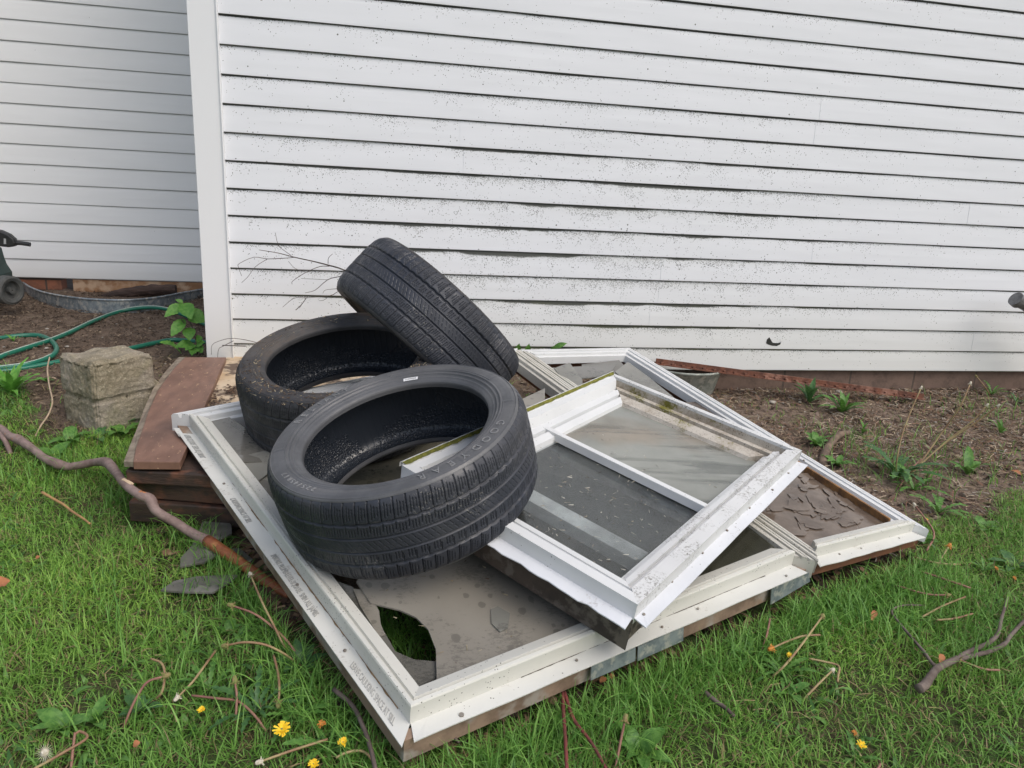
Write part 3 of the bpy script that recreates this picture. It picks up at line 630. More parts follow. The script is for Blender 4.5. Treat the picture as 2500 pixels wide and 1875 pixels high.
def grime_seam(Q, k, d, h, t0, t1, wmax, mat, nseg=220):
    mb = MB(); vs = []; sd = k * 7.7 + d * 90
    for i in range(nseg + 1):
        t = t0 + (t1 - t0) * i / nseg; w_ = max(0.0003, wmax * (0.45 + 0.9 * mnoise.noise(Vector((t * 11, sd, 0))) + 0.5 * mnoise.noise(Vector((t * 70, sd, 2)))))
        vs += [Q.side(k, d, h, t), Q.side(k, d - w_, h, t), Q.side(k, d - w_, h + 0.0006, t), Q.side(k, d, h + 0.0012, t)]
    mb.add(vs, [(i * 4 + q, (i + 1) * 4 + q, (i + 1) * 4 + (q + 1) % 4, i * 4 + (q + 1) % 4) for i in range(nseg) for q in range(4)]); mb.build('grime_seam', mat, big)
M_SEAM = simple('rusty_grime', (0.26, 0.17, 0.085, 1), (0.12, 0.085, 0.05, 1), 60, 0.95); M_SEAMD = simple('dark_grime', (0.085, 0.07, 0.05, 1), (0.045, 0.04, 0.03, 1), 60, 0.95)
grime_seam(QL, 3, 0.0405, 0.0004, 0.30, 0.97, 0.0042, M_SEAM); grime_seam(QL, 0, 0.0405, 0.0004, 0.22, 0.9, 0.0022, M_SEAMD); grime_seam(QL, 1, 0.0165, 0.021, 0.02, 0.6, 0.0045, M_SEAMD)
# wooden jamb under the fin
JP = [(0.012, -0.003), (0.034, -0.003), (0.034, -0.052), (0.012, -0.052)]
frame_side(QL, 0, JP, M_WOODJ, big, 'wood_jamb'); frame_side(QL, 3, JP, M_WOODJ, big, 'wood_jamb'); frame_side(QL, 1, JP, M_WOODR, big, 'wood_jamb'); frame_side(QL, 2, JP, M_WOODJ, big, 'wood_jamb')
frame_side(QR, 0, [(d + 0.004, h * 0.8) for d, h in JP], M_WOODR, big, 'wood_jamb'); frame_side(QR, 1, JP, M_WOODR, big, 'wood_jamb'); frame_side(QR, 2, JP, M_WOODR, big, 'wood_jamb')
# panes of the big unit
def qpoly(Q, pts, h): return [Q.uv(a, b, h) for a, b in pts]
GH = 0.018
main = [(1000, 1480), (870, 1423), (905, 1475), (975, 1492), (1015, 1510), (1045, 1540), (1064, 1590), (1069, 1650), (1290, 1580), (1560, 1470), (1880, 1352), (1500, 1100), (1250, 930), (1180, 960), (1100, 1200), (960, 1330)]
main = [(870, 1423), (905, 1475), (975, 1492), (1015, 1510), (1045, 1540), (1064, 1590), (1066, 1668), (1085, 1672), (1420, 1545), (1400, 1400), (1330, 1150), (1330, 950), (1200, 1010), (1050, 1180), (930, 1330)]
pane(QL, qpoly(QL, main, GH), GH, M_GDUST, big, label='dusty broken pane with a curved break')
pane(QL, qpoly(QL, [(1424, 1543), (1700, 1440), (1930, 1360), (1660, 1150), (1360, 1000), (1336, 1150), (1405, 1400)], GH), GH, M_GOL2, big, label='dark olive pane beside the joint')
pane(QL, qpoly(QL, [(862, 1436), (895, 1440), (925, 1490), (930, 1525), (940, 1548), (924, 1553), (880, 1480)], GH), GH - 0.004, M_GDUST, big)
pane(QL, qpoly(QL, [(820, 1420), (862, 1436), (900, 1500), (940, 1550), (965, 1595), (1010, 1615), (1068, 1620), (1066, 1660), (1005, 1690), (950, 1610)], GH - 0.01), GH - 0.010, M_GSHARD, big)
sh = [[(500, 1035), (560, 1022), (600, 1045), (690, 1075), (700, 1090), (640, 1115), (575, 1112)],
      [(560, 1115), (700, 1088), (660, 1150), (630, 1170)], [(520, 1060), (600, 1060), (640, 1130), (590, 1130)],
      [(575, 1120), (660, 1150), (650, 1200), (610, 1175)], [(600, 1160), (700, 1190), (720, 1260), (650, 1230)], [(620, 1190), (690, 1180), (740, 1300), (690, 1300)]]
for i, s_ in enumerate(sh):
    hh = GH - 0.004 - 0.0045 * i; pane(QL, qpoly(QL, s_, hh), hh, (M_GSHARD, M_GPALE)[i % 2], big, 'glass_shard', tilt=(0.07 * math.sin(i * 2.1), 0.07 * math.cos(i * 1.7)))
pane(QL, qpoly(QL, [(725, 1185), (760, 1100), (900, 1040), (1100, 1000), (1205, 1005), (1055, 1180), (935, 1330), (862, 1405), (800, 1330)], GH - 0.008), GH - 0.008, M_GOLIVE, big, label='dull olive broken pane seen through the front tyre')
pane(QR, [(0.05, 0.06), (QR.W - 0.06, 0.06), (QR.W - 0.06, QR.H * 0.64), (0.05, QR.H * 0.64)], 0.000, M_WETP, big, label='shattered brown wet pane')
mb = MB(); random.seed(3)
for i in range(170):
    u0, v0 = random.uniform(0.06, QR.W - 0.07), random.uniform(0.12, QR.H * 0.60); a_ = 0.35 + random.gauss(0, 0.35); L_, w_ = random.uniform(0.03, 0.11), random.uniform(0.016, 0.045); h0_ = 0.0033 + 0.0022 * random.random(); tx_, ty_ = random.gauss(0, 0.016), random.gauss(0, 0.016); P_ = []
    k_ = random.randint(4, 6)
    for q in range(k_):
        b_ = 2 * math.pi * (q + random.uniform(-0.3, 0.3)) / k_; x_, y_ = math.cos(b_) * L_ / 2, math.sin(b_) * w_ / 2 * random.uniform(0.7, 1.2); du_, dv_ = x_ * math.cos(a_) - y_ * math.sin(a_), x_ * math.sin(a_) + y_ * math.cos(a_)
        P_.append(QR.at(min(max(u0 + du_, 0.06), QR.W - 0.07), max(v0 + dv_, 0.095), h0_ + tx_ * du_ + ty_ * dv_))
    mb.prism(P_, -QR.n * 0.0012)
mb.build('shattered_glass', M_WETP, big)['kind'] = 'stuff'
shr = [[(1352, 905), (1388, 897), (1420, 930), (1432, 985), (1452, 1008), (1425, 985)], [(1375, 895), (1420, 893), (1505, 890), (1495, 905), (1460, 920), (1395, 925)],
       [(1400, 935), (1480, 935), (1580, 960), (1590, 985), (1560, 990), (1470, 960), (1440, 1000), (1400, 985)], [(1420, 888), (1510, 886), (1530, 905), (1480, 930), (1430, 912)],
       [(1530, 895), (1580, 925), (1640, 965), (1700, 1010), (1690, 1030), (1600, 980), (1560, 960), (1500, 915)]]
for i, s_ in enumerate(shr):
    hh = 0.012 - 0.005 * i; pane(QR, qpoly(QR, s_, hh), hh, (M_GPALE, M_GSHARD)[i % 2], big, 'glass_shard', tilt=(0.08 * math.sin(i * 2.1 + 1), 0.08 * math.cos(i * 1.7)))
pane(QL, qpoly(QL, [(1198, 1490), (1215, 1483), (1245, 1500), (1240, 1535), (1220, 1545), (1200, 1525)], GH + 0.004), GH + 0.0045, M_GPALE, big, 'glass_shard', 0.003, label='small loose shard lying on the pane')
# rusty edge strip inside right unit
bar(QR, (QR.W - 0.082, 0.085), (QR.W - 0.076, QR.H * 0.42), 0.010, -0.004, 0.022, simple('rust_seal', (0.30, 0.15, 0.05, 1), (0.13, 0.07, 0.035, 1), 30, 0.8), big, 'rusty_seal')
# embossed text on fin
def fin_text(Q, txt, k, t0, dist, size, parent, mat, flip=1):
    cu = bpy.data.curves.new('text', 'FONT'); cu.body = txt; cu.size = size; cu.extrude = 0.0005; tmp = bpy.data.objects.new('tmp', cu); COL.objects.link(tmp)
    dg = bpy.context.evaluated_depsgraph_get(); dg.update(); me = bpy.data.meshes.new_from_object(tmp.evaluated_get(dg)); bpy.data.objects.remove(tmp)
    L_ = Q.H if k in (1, 3) else Q.W; sh_ = wloc(parent)
    for v in me.vertices:
        t = t0 + v.co.x * 0.62 / L_; p = Q.side(k, dist + v.co.y, 0.0012 + v.co.z, t); v.co = Vector([float(c) for c in p]) - sh_
    me.materials.append(mat); o = bpy.data.objects.new('embossed_text', me); return link(o, parent)
M_EMB = simple('embossed_grey', (0.32, 0.32, 0.31, 1), (0.42, 0.42, 0.40, 1), 80, 0.5)
for t0, tx in ((0.06, 'LEVEL-SQUARE  SEAL ALL JOINTS'), (0.36, 'CAULKING SPACE AT SILL'), (0.565, 'INSTALL PLUMB-LEVEL-SQUARE  SHIM ALL JAMBS'), (0.855, 'LEAVE CAULKING SPACE AT SILL')):
    fin_text(QL, tx, 3, t0, 0.009, 0.020, f3, M_EMB)
# ---------------- upper window
S4 = [(1.109, -2.274, .26), (1.857, -1.617, .317), (1.422, -1.132, .423), (0.674, -1.788, .366)]
QU = Quad(S4)
up = thing('sash_window', 'smaller white sash window lying diagonally on top of the large frame', 'window', QU.P[0])
U1 = [(0, 0), (0.034, 0), (0.036, -0.016), (0.046, -0.017), (0.048, -0.008), (0.062, -0.010), (0.064, -0.026), (0.080, -0.029), (0.082, -0.05), (0, -0.05)]
U0 = [(0, 0), (0.026, 0), (0.028, -0.011), (0.037, -0.012), (0.038, -0.005), (0.058, -0.010), (0.060, -0.030), (0.073, -0.034), (0.074, -0.05), (0, -0.05)]
U2 = [(0, 0), (0.018, 0), (0.021, -0.030), (0.038, -0.032), (0.040, -0.022), (0.054, -0.024), (0.056, -0.040), (0.068, -0.041), (0.069, -0.052), (0.077, -0.052), (0.079, -0.024), (0.110, -0.034), (0.116, -0.048), (0.116, -0.056), (0, -0.056)]
U3 = [(0, 0.002), (0.008, 0.002), (0.010, -0.001), (0.034, -0.003), (0.046, -0.030), (0.056, -0.031), (0.058, -0.022), (0.078, -0.025), (0.080, -0.038), (0.086, -0.038), (0.088, -0.028), (0.112, -0.034), (0.116, -0.056), (0, -0.056)]
# sides: 0 = B-R (long, right front) 1 = R-T 2 = T-L 3 = L-B
frame_side(QU, 0, U1, M_VINW, up, label='right side with worn grey speckles')
frame_side(QU, 1, U2, M_VIND, up, label='back side stained brown with moss')
frame_side(QU, 2, U3, M_VINB, up)
frame_side(QU, 1, [(-0.0015, -0.03), (-0.0015, 0.0012), (0.0185, 0.0012), (0.0195, -0.008), (0.0175, -0.008), (0.0175, -0.03)], M_VINW, up, 'frame_cap')
frame_side(QU, 3, U0, M_VINB, up)
fin(QU, 0, -0.030, 0.004, -0.036, M_FINB, up, t0=0.0, t1=1.0, jit=0.002, ch=0.025)
fin(QU, 3, -0.040, 0.004, -0.036, M_FINB, up, t0=0.0, t1=1.0, jit=0.0035, ragged=0.02, ch=0.05, label='torn and curling nailing fin')
mo = MB(); vs = []
N_ = 60
for i in range(N_ + 1):
    t = i / N_; hh = 0.006 + 0.001 * random.random(); vs += [QU.side(2, -0.004, -0.004, t), QU.side(2, -0.004, hh + 0.002, t), QU.side(2, -0.001, hh + 0.003, t), QU.side(2, 0.002, 0.003, t)]
mo.add(vs, [(i * 4 + q, i * 4 + q + 1, i * 4 + q + 5, i * 4 + q + 4) for i in range(N_) for q in range(3)]); mo.build('frame_lip', M_VINB, up)
mo = MB(); vs = []
N_ = 160
for i in range(N_ + 1):
    t = i / N_; wd = 0.003 + 0.009 * mnoise.noise(Vector((t * 30, 0, 0))) + 0.003 * random.random(); vs += [QU.side(2, -0.0003, 0.0085 + 0.001 * random.random(), t), QU.side(2, 0.003 + 0.001 * random.random(), 0.0055, t), QU.side(2, 0.006 + max(0, wd) * 0.6, 0.0032 + 0.001 * random.random(), t)]
mo.add(vs, [(i * 3 + q, i * 3 + q + 1, i * 3 + q + 4, i * 3 + q + 3) for i in range(N_) for q in range(2)]); mo.build('moss_strip', M_MOSS, up)
frame_side(QU, 3, [(0.0, -0.040), (0.022, -0.040), (0.022, -0.118), (0.0, -0.118)], M_DARKJ, up, 'jamb', t0=0.0, t1=1.0)
frame_side(QU, 0, [(0.01, -0.050), (0.03, -0.050), (0.03, -0.115), (0.01, -0.115)], M_DARKJ, up, 'jamb')
frame_side(QU, 1, [(0.01, -0.056), (0.03, -0.056), (0.03, -0.105), (0.01, -0.105)], M_DARKJ, up, 'jamb')
frame_side(QU, 2, [(0.01, -0.056), (0.03, -0.056), (0.03, -0.105), (0.01, -0.105)], M_DARKJ, up, 'jamb')
# meeting rail: from px (1706,1227) on side 0 to (1327,1040)
a = QU.uv(1716, 1232, -0.026); b = QU.uv(1325, 1041, -0.026); dab = np.array(b) - np.array(a)
bar(QU, tuple(np.array(a) - dab * 0.02), tuple(np.array(b) - dab * 0.01), 0.018, -0.048, -0.023, M_VINB, up, 'meeting_rail')
ua, ub = a[0], b[0]
def lin(v): return a[0] + (b[0] - a[0]) * (v - a[1]) / (b[1] - a[1])
W_, H_ = QU.W, QU.H
pane(QU, [(lin(0.08), 0.08), (W_ - 0.10, 0.08), (W_ - 0.10, H_ - 0.10), (lin(H_ - 0.09), H_ - 0.10)], -0.045, M_GHAZE, up, label='hazy stained upper pane')
pane(QU, [(0.066, 0.075), (lin(0.07), 0.075), (lin(H_ - 0.09), H_ - 0.10), (0.066, H_ - 0.10)], -0.050, M_GDARK, up, label='dark lower pane')
# second sash seen below the lower pane
c1 = QU.uv(1572, 1360, -0.068); c2 = QU.uv(1304, 1212, -0.068); dd = (np.array(c2) - np.array(c1)); c2 = tuple(np.array(c1) + dd * 1.45)
bar(QU, c1, c2, 0.044, -0.092, -0.066, M_VINB, up, 'sash_rail'); dd_ = np.array([-0.032, 0.0]); bar(QU, tuple(np.array(c1) + dd_), tuple(np.array(c2) + dd_), 0.014, -0.092, -0.058, M_VINB, up, 'sash_rail'); 
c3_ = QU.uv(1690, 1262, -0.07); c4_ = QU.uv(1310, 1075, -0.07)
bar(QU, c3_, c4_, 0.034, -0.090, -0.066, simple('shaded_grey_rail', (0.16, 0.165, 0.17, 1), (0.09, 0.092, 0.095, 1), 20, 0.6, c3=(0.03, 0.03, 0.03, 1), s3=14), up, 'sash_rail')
mb = MB(); mb.prism([QU.at(0.03, 0.03, -0.112), QU.at(W_ - 0.03, 0.03, -0.112), QU.at(W_ - 0.03, H_ - 0.03, -0.112), QU.at(0.03, H_ - 0.03, -0.112)], -QU.n * 0.003); mb.build('insect_screen', simple('screen_mesh', (0.045, 0.048, 0.047, 1), (0.03, 0.032, 0.032, 1), 20, 0.8), up)  # solid dark sheet: screen with the black inner shadow put into its colour
mb = MB()
for px, py in ((1962, 1124), (1925, 1155), (1886, 1196), (1830, 1240), (1775, 1295), (1715, 1350), (1640, 1420), (1572, 1500)):
    u_, v_ = QU.uv(px, py, -0.035); p = QU.at(u_, v_, -0.036); nail(p, QU.n, 0.0032, up)
# galvanised straps on the front edge
def pj(p):
    q = RM @ (np.asarray(p, float) - CAM); return 1250 + FPX * q[0] / q[2], 937.5 + FPX * q[1] / q[2]
def t_at(Q, k, d, h, pxx):
    lo, hi = 0.0, 1.0
    for _ in range(30):
        m_ = (lo + hi) / 2
        if (pj(Q.side(k, d, h, m_))[0] < pxx) == (pj(Q.side(k, d, h, 1.0))[0] > pj(Q.side(k, d, h, 0.0))[0]): lo = m_
        else: hi = m_
    return (lo + hi) / 2
for a_, b_, dp in ((1445, 1554, 0.036), (1560, 1672, 0.040), (1888, 2010, 0.05)):
    ta, tb = t_at(QL, 0, 0, 0, a_), t_at(QL, 0, 0, 0, min(b_, 1980)); mb = MB()
    mb.prism([QL.side(0, 0.004, -0.006, ta), QL.side(0, 0.004, -0.006, tb), QL.side(0, -0.002, -dp * (0.6 if a_ > 1800 else 1), tb), QL.side(0, -0.002, -dp, ta)], (QL.P[0] - QL.P[3]) / QL.H * 0.0025)
    mb.build('metal_strap', M_GALV, big)
# ================================================================== lumber, block, hose, edging on the left
n = NT('red_plank'); p = n.pos
c = n.mix(n.ramp(n.noise(7, 5, 0.65, vec=p, stretch=(3, 1, 1)), 0.3, 0.7), (0.245, 0.135, 0.095), (0.165, 0.088, 0.062))
c = n.mix(n.ramp(n.noise(55, 3, 0.7, vec=p, stretch=(1, 0.4, 1)), 0.635, 0.67), c, (0.42, 0.27, 0.17)); c = n.mix(n.ramp(n.noise(3.2, 3, vec=p), 0.5, 0.66, 0, 0.5), c, (0.07, 0.04, 0.033))
M_PLANK = n.set(c, n.mixv(n.noise(5, 2, vec=p), 0.35, 0.7), n.bump(n.noise(50, 4, 0.6, vec=p, stretch=(3, .4, 1)), 0.3, 0.002))
M_BARKE = simple('plank_bark_edge', (0.30, 0.25, 0.19, 1), (0.18, 0.14, 0.105, 1), 20, 0.9, 0.5, 80, 0.004)
ZP = 0.222
left_e = [(302, 1127), (318, 1085), (334, 1048), (350, 1003), (372, 952), (396, 917), (416, 893), (436, 872)]
inn_e = [(325, 1127), (333, 1088), (348, 1048), (362, 1005), (384, 955), (407, 922), (428, 895), (452, 872)]
plank = thing('plank', 'red-brown plank with a bark edge sloping from the house corner to the lawn', 'plank', gz(370, 1000, ZP - 0.024))
top = [gz(a, b, ZP) for a, b in inn_e]; mb = MB()
poly = top + [gz(552, 872, ZP), gz(440, 1128, ZP)]; mb.prism(poly, (0, 0, -0.024)); mb.build('board_face', M_PLANK, plank, bevel=0.002)
le = [gz(a, b, ZP - 0.008) for a, b in left_e]; mb = MB(); mb.prism(le + [gz(a, b, ZP - 0.001) for a, b in reversed(inn_e)], (0, 0, -0.016)); mb.build('bark_edge', M_BARKE, plank)
M_DWOOD = simple('dark_wet_wood', (0.06, 0.036, 0.026, 1), (0.025, 0.018, 0.015, 1), 8, 0.55, 0.5, 70, 0.004, stretch=(0.5, 2, 3), c3=(0.14, 0.06, 0.035, 1), s3=5)
a_, b_ = gz(306, 1148, 0.19), gz(640, 1168, 0.19); dv = np.array([0.12, 1.15, 0.0])
beam = thing('timber_stack', 'dark wet timbers stacked under the plank and the frame corner', 'timbers', a_)
ax_ = (b_ - a_)
for z0, z1, o_, e_ in ((0.19, 0.150, 0.0, 1.0), (0.147, 0.095, 0.02, 0.93), (0.092, 0.03, 0.0, 1.05)):
    mb = MB(); q0 = a_ + np.array([o_, o_, 0]); q1 = a_ + ax_ * e_ + np.array([o_, 0, 0]); q0[2] = q1[2] = z0
    mb.prism([q0, q1, q1 + dv, q0 + dv], (0, 0, z1 - z0)); mb.build('board', M_DWOOD, beam, bevel=0.004)
M_OSB = simple('pale_plywood', (0.50, 0.36, 0.22, 1), (0.62, 0.50, 0.36, 1), 6, 0.8, 0.2, 90, 0.002, c3=(0.13, 0.09, 0.065, 1), s3=11)
mb = MB(); mb.prism([gz(a, b, 0.20) for a, b in ((470, 1010), (556, 868), (1060, 884), (1110, 985), (700, 1010))], (0, 0, -0.018))
tag(mb.build('plywood_sheet', M_OSB, bevel=0.001), 'tan plywood sheet under the rear tyre by the house corner', 'plywood')
# concrete block lump
n = NT('mortar_block'); p = n.obj
v = n.vor(300, p); c = n.mix(n.ramp(n.noise(25, 5, 0.75, vec=p), 0.35, 0.65), (0.33, 0.285, 0.205), (0.21, 0.18, 0.12)); c = n.mix(n.ramp(n.noise(3.2, 4, vec=p), 0.45, 0.62, 0, 0.7), c, (0.38, 0.335, 0.295))
c = n.mix(n.ramp(n.noise(130, 3, 0.8, vec=p), 0.5, 0.7, 0, 0.8), c, (0.52, 0.47, 0.36)); c = n.mix(n.ramp(n.noise(5, 3, vec=p), 0.52, 0.66, 0, 0.4), c, (0.20, 0.19, 0.09))
M_CONC = n.set(c, 0.95, n.bump(n.math('ADD', n.noise(170, 4, 0.8, vec=p), n.math('MULTIPLY', n.noise(40, 4, vec=p), 1.5)), 0.9, 0.006), spec=0.2)
fc = gg(244, 1066)
def lump(name, fn, mat, loc, res=34):
    V = []; F = []; idx = {}
    for f in range(6):
        for i in range(res + 1):
            for j in range(res + 1):
                a, b = i / res * 2 - 1, j / res * 2 - 1; q = [(1, a, b), (-1, -a, b), (-a, 1, b), (a, -1, b), (a, b, 1), (-a, b, -1)][f]; key = tuple(round(c, 5) for c in q)
                if key not in idx: idx[key] = len(V); V.append(fn(Vector(q)))
        for i in range(res):
            for j in range(res):
                k = []
                for (ii, jj) in ((i, j), (i + 1, j), (i + 1, j + 1), (i, j + 1)):
                    a, b = ii / res * 2 - 1, jj / res * 2 - 1; q = [(1, a, b), (-1, -a, b), (-a, 1, b), (a, -1, b), (a, b, 1), (-a, b, -1)][f]; k.append(idx[tuple(round(c, 5) for c in q)])
                F.append(k)
    V = np.array([[float(c) for c in v] for v in V]); return np_mesh(name, V + np.array(loc), np.array(F), mat, None, True, loc)
def blockfn(q):
    ang = math.radians(43); x, y, z = q.x * 0.118, q.y * 0.112, (q.z + 1) * 0.142
    r = 0.010; band = 0.0
    zz = z / 0.284
    if 0.46 < zz < 0.52: band = -0.006
    x += band * (1 if q.x > 0 else -1); y += band * (1 if q.y > 0 else -1)
    nz = Vector((x * 9, y * 9, z * 9)); d = 0.004 * mnoise.noise(nz) + 0.004 * mnoise.noise(nz * 3.1) + 0.004 * mnoise.noise(nz * 8)
    if abs(q.x) > 0.93 and abs(q.y) > 0.93: x *= 0.955; y *= 0.955
    if q.z > 0.9: z += 0.016 * mnoise.noise(Vector((x * 14, y * 14, 3))) - 0.012 * (abs(q.x) > 0.9) - 0.010 * (abs(q.y) > 0.9)
    # pale mortar tongue on the right-hand face
    t = math.exp(-((zz - (0.60 + 0.10 * q.y)) / 0.085) ** 2) if q.x > 0.6 else 0
    x += 0.032 * t * (1 if -0.85 < q.y < 0.95 else 0.3); t2 = math.exp(-((zz - 0.25) / 0.05) ** 2) if q.x > 0.6 else 0; x += 0.012 * t2
    x += d; y += d * 0.8; c, s_ = math.cos(ang), math.sin(ang)
    return Vector((x * c - y * s_, x * s_ + y * c, z))
blk = lump('concrete_block', blockfn, M_CONC, (fc[0] - 0.005, fc[1] + 0.160, fc[2] - 0.012), 60)
blk.rotation_euler = (0, 0, math.radians(4)); tag(blk, 'rough concrete block chunk with a ragged mortar tongue, sitting on the soil', 'block')
# hose
n = NT('green_hose'); 
M_HOSE = n.set(n.mix(n.noise(20, 3), (0.006, 0.17, 0.105), (0.02, 0.115, 0.075)), 0.33, n.bump(n.noise(300, 2), 0.1, 0.001)); M_HILITE = simple('hose_highlight', (0.42, 0.50, 0.44, 1), (0.3, 0.38, 0.33, 1), 40, 0.4)
hose = thing('garden_hose', 'green garden hose looping over bare soil', 'hose', gg(60, 830))
def path(pts, h=0.011): return [gg(q[0], q[1], q[2] if len(q) > 2 else h) for q in pts]
hp1 = [(-60, 905), (0, 872), (60, 851), (120, 832), (170, 812), (225, 786), (285, 763), (340, 752, .03), (390, 752, .04), (430, 762, .04), (470, 778, .03), (520, 800, .02)]
hp2 = [(-80, 840), (0, 826), (45, 820), (92, 819), (122, 830), (138, 850, .02), (128, 868, .02), (95, 882, .02), (45, 893, .02), (-60, 905)]
hp3 = [(-60, 915), (0, 907), (60, 899), (130, 886), (200, 872), (280, 860), (330, 848), (385, 836), (430, 830), (520, 838)]
mb = MB()
for hpx in (hp1, hp2, hp3): mb.tube(path(hpx), 0.0115, 10, smooth_n=8)
mb.build('hose_tube', M_HOSE, hose, smooth=True)
mb = MB(); mb.tube([q + np.array([-0.001, -0.004, 0.0098]) for q in path(hp1)], 0.0035, 6, smooth_n=8); mb.tube([q + np.array([0, -0.004, 0.0095]) for q in path(hp2)[-4:]], 0.003, 6, smooth_n=8); mb.build('hose_highlight', M_HILITE, hose, smooth=True)  # whitish highlight along the hose top, modelled as a pale thin tube
# galvanised edging
rim = [(30, 668), (48, 683), (75, 702), (120, 717), (200, 729), (300, 733), (380, 727), (440, 716), (497, 706), (530, 700)]
R3_ = [Vector([float(c) for c in gz(a, b, 0.262)]) for a, b in rim]; R3_, _ = catmull(R3_, [0] * len(R3_), 6)
edg = thing('steel_edging', 'curved galvanised steel window well edging against the set-back wall', 'window well', R3_[20])
mb = MB(); vs = []
for q in R3_: vs += [q, q + Vector((0, 0.003, 0)), Vector((q.x, q.y + 0.003, 0.10)), Vector((q.x, q.y, 0.10))]
mb.add(vs, [(i * 4 + k, i * 4 + (k + 1) % 4, i * 4 + 4 + (k + 1) % 4, i * 4 + 4 + k) for i in range(len(R3_) - 1) for k in range(4)]); mb.build('wall_band', M_GALV, edg, smooth=False)
mb = MB(); mb.tube(R3_, 0.0065, 8); mb.build('rolled_rim', M_GALV, edg, smooth=True)
M_BARK = simple('dark_bark', (0.105, 0.065, 0.05, 1), (0.045, 0.03, 0.025, 1), 14, 0.9, 0.9, 60, 0.01, stretch=(0.4, 1, 2.5))
mb = MB(); mb.tube([gy(250, 727, 1.53), gy(300, 716, 1.53), gy(370, 708, 1.53), gy(430, 706, 1.53)], [0.020, 0.030, 0.034, 0.028], 10, smooth_n=6, jit=0.12)
tag(mb.build('bark_log', M_BARK), 'dark piece of bark-covered log behind the galvanised edging', 'log')
# garden cart at the left edge
M_BLK = simple('black_plastic', (0.016, 0.017, 0.018, 1), (0.03, 0.03, 0.03, 1), 10, 0.38); M_DGRN = simple('dark_green_plastic', (0.018, 0.050, 0.042, 1), (0.03, 0.06, 0.05, 1), 8, 0.5); M_GRYR = simple('grey_wheel_rubber', (0.06, 0.065, 0.065, 1), (0.1, 0.1, 0.095, 1), 20, 0.75)
YC = 1.02
cart = thing('garden_cart', 'dark green wheeled garden cart with a black handle at the left edge', 'garden cart', gy(10, 735, YC))
mb = MB(); mb.prism([gy(a, b, YC) for a, b in ((-190, 606), (-42, 612), (-34, 640), (-28, 655), (-14, 675), (-12, 690), (-30, 735), (-160, 735))], (0, 0.22, 0)); mb.build('tub', M_DGRN, cart, bevel=0.006)
hd = MB(); hd.prism([gy(a, b, YC - 0.02) for a, b in ((-120, 540), (0, 563), (20, 572), (33, 583), (37, 594), (35, 602), (20, 604), (0, 602), (-120, 588))], (0, 0.045, 0)); ho = hd.build('handle', M_BLK, cart, bevel=0.008)
mb = MB(); mb.tube([gy(33, 592, YC), gy(55, 594, YC), gy(74, 597, YC)], [0.0125, 0.0115, 0.0115], 10); mb.build('grip', M_BLK, ho, smooth=False)
mb = MB()
for px_ in (9, 20): 
    mb.prism([gy(px_, 582, YC - 0.0225), gy(px_ + 5, 583, YC - 0.0225), gy(px_ + 6, 596, YC - 0.0225), gy(px_, 596, YC - 0.0225)], (0, 0.002, 0)) if px_ == 9 else None
mb.build('handle_slot', simple('slot_grey', (0.4, 0.41, 0.41, 1), (0.3, 0.3, 0.3, 1)), ho)
wc = gy(20, 708, YC - 0.06); wm = MB(); r_o = 0.076
ang_ax = Vector((0.90, -0.44, 0)).normalized(); sid = Vector((0.44, 0.90, 0)).normalized(); vs = []
prf = [(0.078, -0.026), (0.078, 0.026), (0.066, 0.032), (0.050, 0.026), (0.046, 0.006), (0.018, 0.0), (0.018, 0.028), (0.004, 0.028), (0.004, -0.028), (0.018, -0.028), (0.018, -0.01), (0.046, -0.006), (0.05, -0.026), (0.066, -0.032)]
for i in range(40):
    a = 2 * math.pi * i / 40
    for r, z in prf: vs.append(Vector([float(c) for c in wc]) + (sid * math.cos(a) + Vector((0, 0, 1)) * math.sin(a)) * r + ang_ax * z)
P_ = len(prf); wm.add(vs, [(i * P_ + k, i * P_ + (k + 1) % P_, ((i + 1) % 40) * P_ + (k + 1) % P_, ((i + 1) % 40) * P_ + k) for i in range(40) for k in range(P_)]); wm.build('wheel', M_GRYR, cart, smooth=False)
# ================================================================== branches and sticks
n = NT('grey_pink_bark'); c = n.mix(n.ramp(n.noise(18, 4, 0.7), 0.35, 0.65), (0.27, 0.195, 0.175), (0.17, 0.115, 0.10)); c = n.mix(n.ramp(n.noise(11, 3), 0.66, 0.69), c, (0.44, 0.17, 0.06))
M_BR1 = n.set(c, 0.72, n.bump(n.noise(120, 4), 0.4, 0.003))
M_BR2 = simple('orange_bark', (0.34, 0.115, 0.045, 1), (0.20, 0.065, 0.03, 1), 12, 0.5, 0.4, 90, 0.003, c3=(0.50, 0.26, 0.09, 1), s3=16)
M_TWIG = simple('grey_twig', (0.17, 0.135, 0.115, 1), (0.095, 0.07, 0.06, 1), 20, 0.85, 0.5, 150, 0.002); M_TWIGD = simple('dark_thin_twig', (0.085, 0.065, 0.055, 1), (0.05, 0.04, 0.035, 1), 20, 0.85)
M_REDT = simple('red_twig', (0.20, 0.045, 0.04, 1), (0.12, 0.035, 0.03, 1), 20, 0.7); M_TANT = simple('tan_twig', (0.46, 0.27, 0.11, 1), (0.30, 0.17, 0.08, 1), 30, 0.8)
bp = [(-60, 1015, .05), (0, 1045, .05), (22, 1063, .05), (47, 1074, .05), (80, 1096, .05), (108, 1118, .045), (145, 1134, .04), (170, 1139, .04), (203, 1134, .055), (235, 1128, .075), (262, 1130, .10), (286, 1157, .125), (307, 1183, .135), (340, 1208, .135), (365, 1219, .125), (383, 1248, .10), (427, 1275, .075), (470, 1302, .055), (506, 1320, .05)]
bq = [(506, 1320, .05), (550, 1349, .045), (593, 1378, .035), (637, 1411, .025), (669, 1432, .018), (705, 1455, .012)]
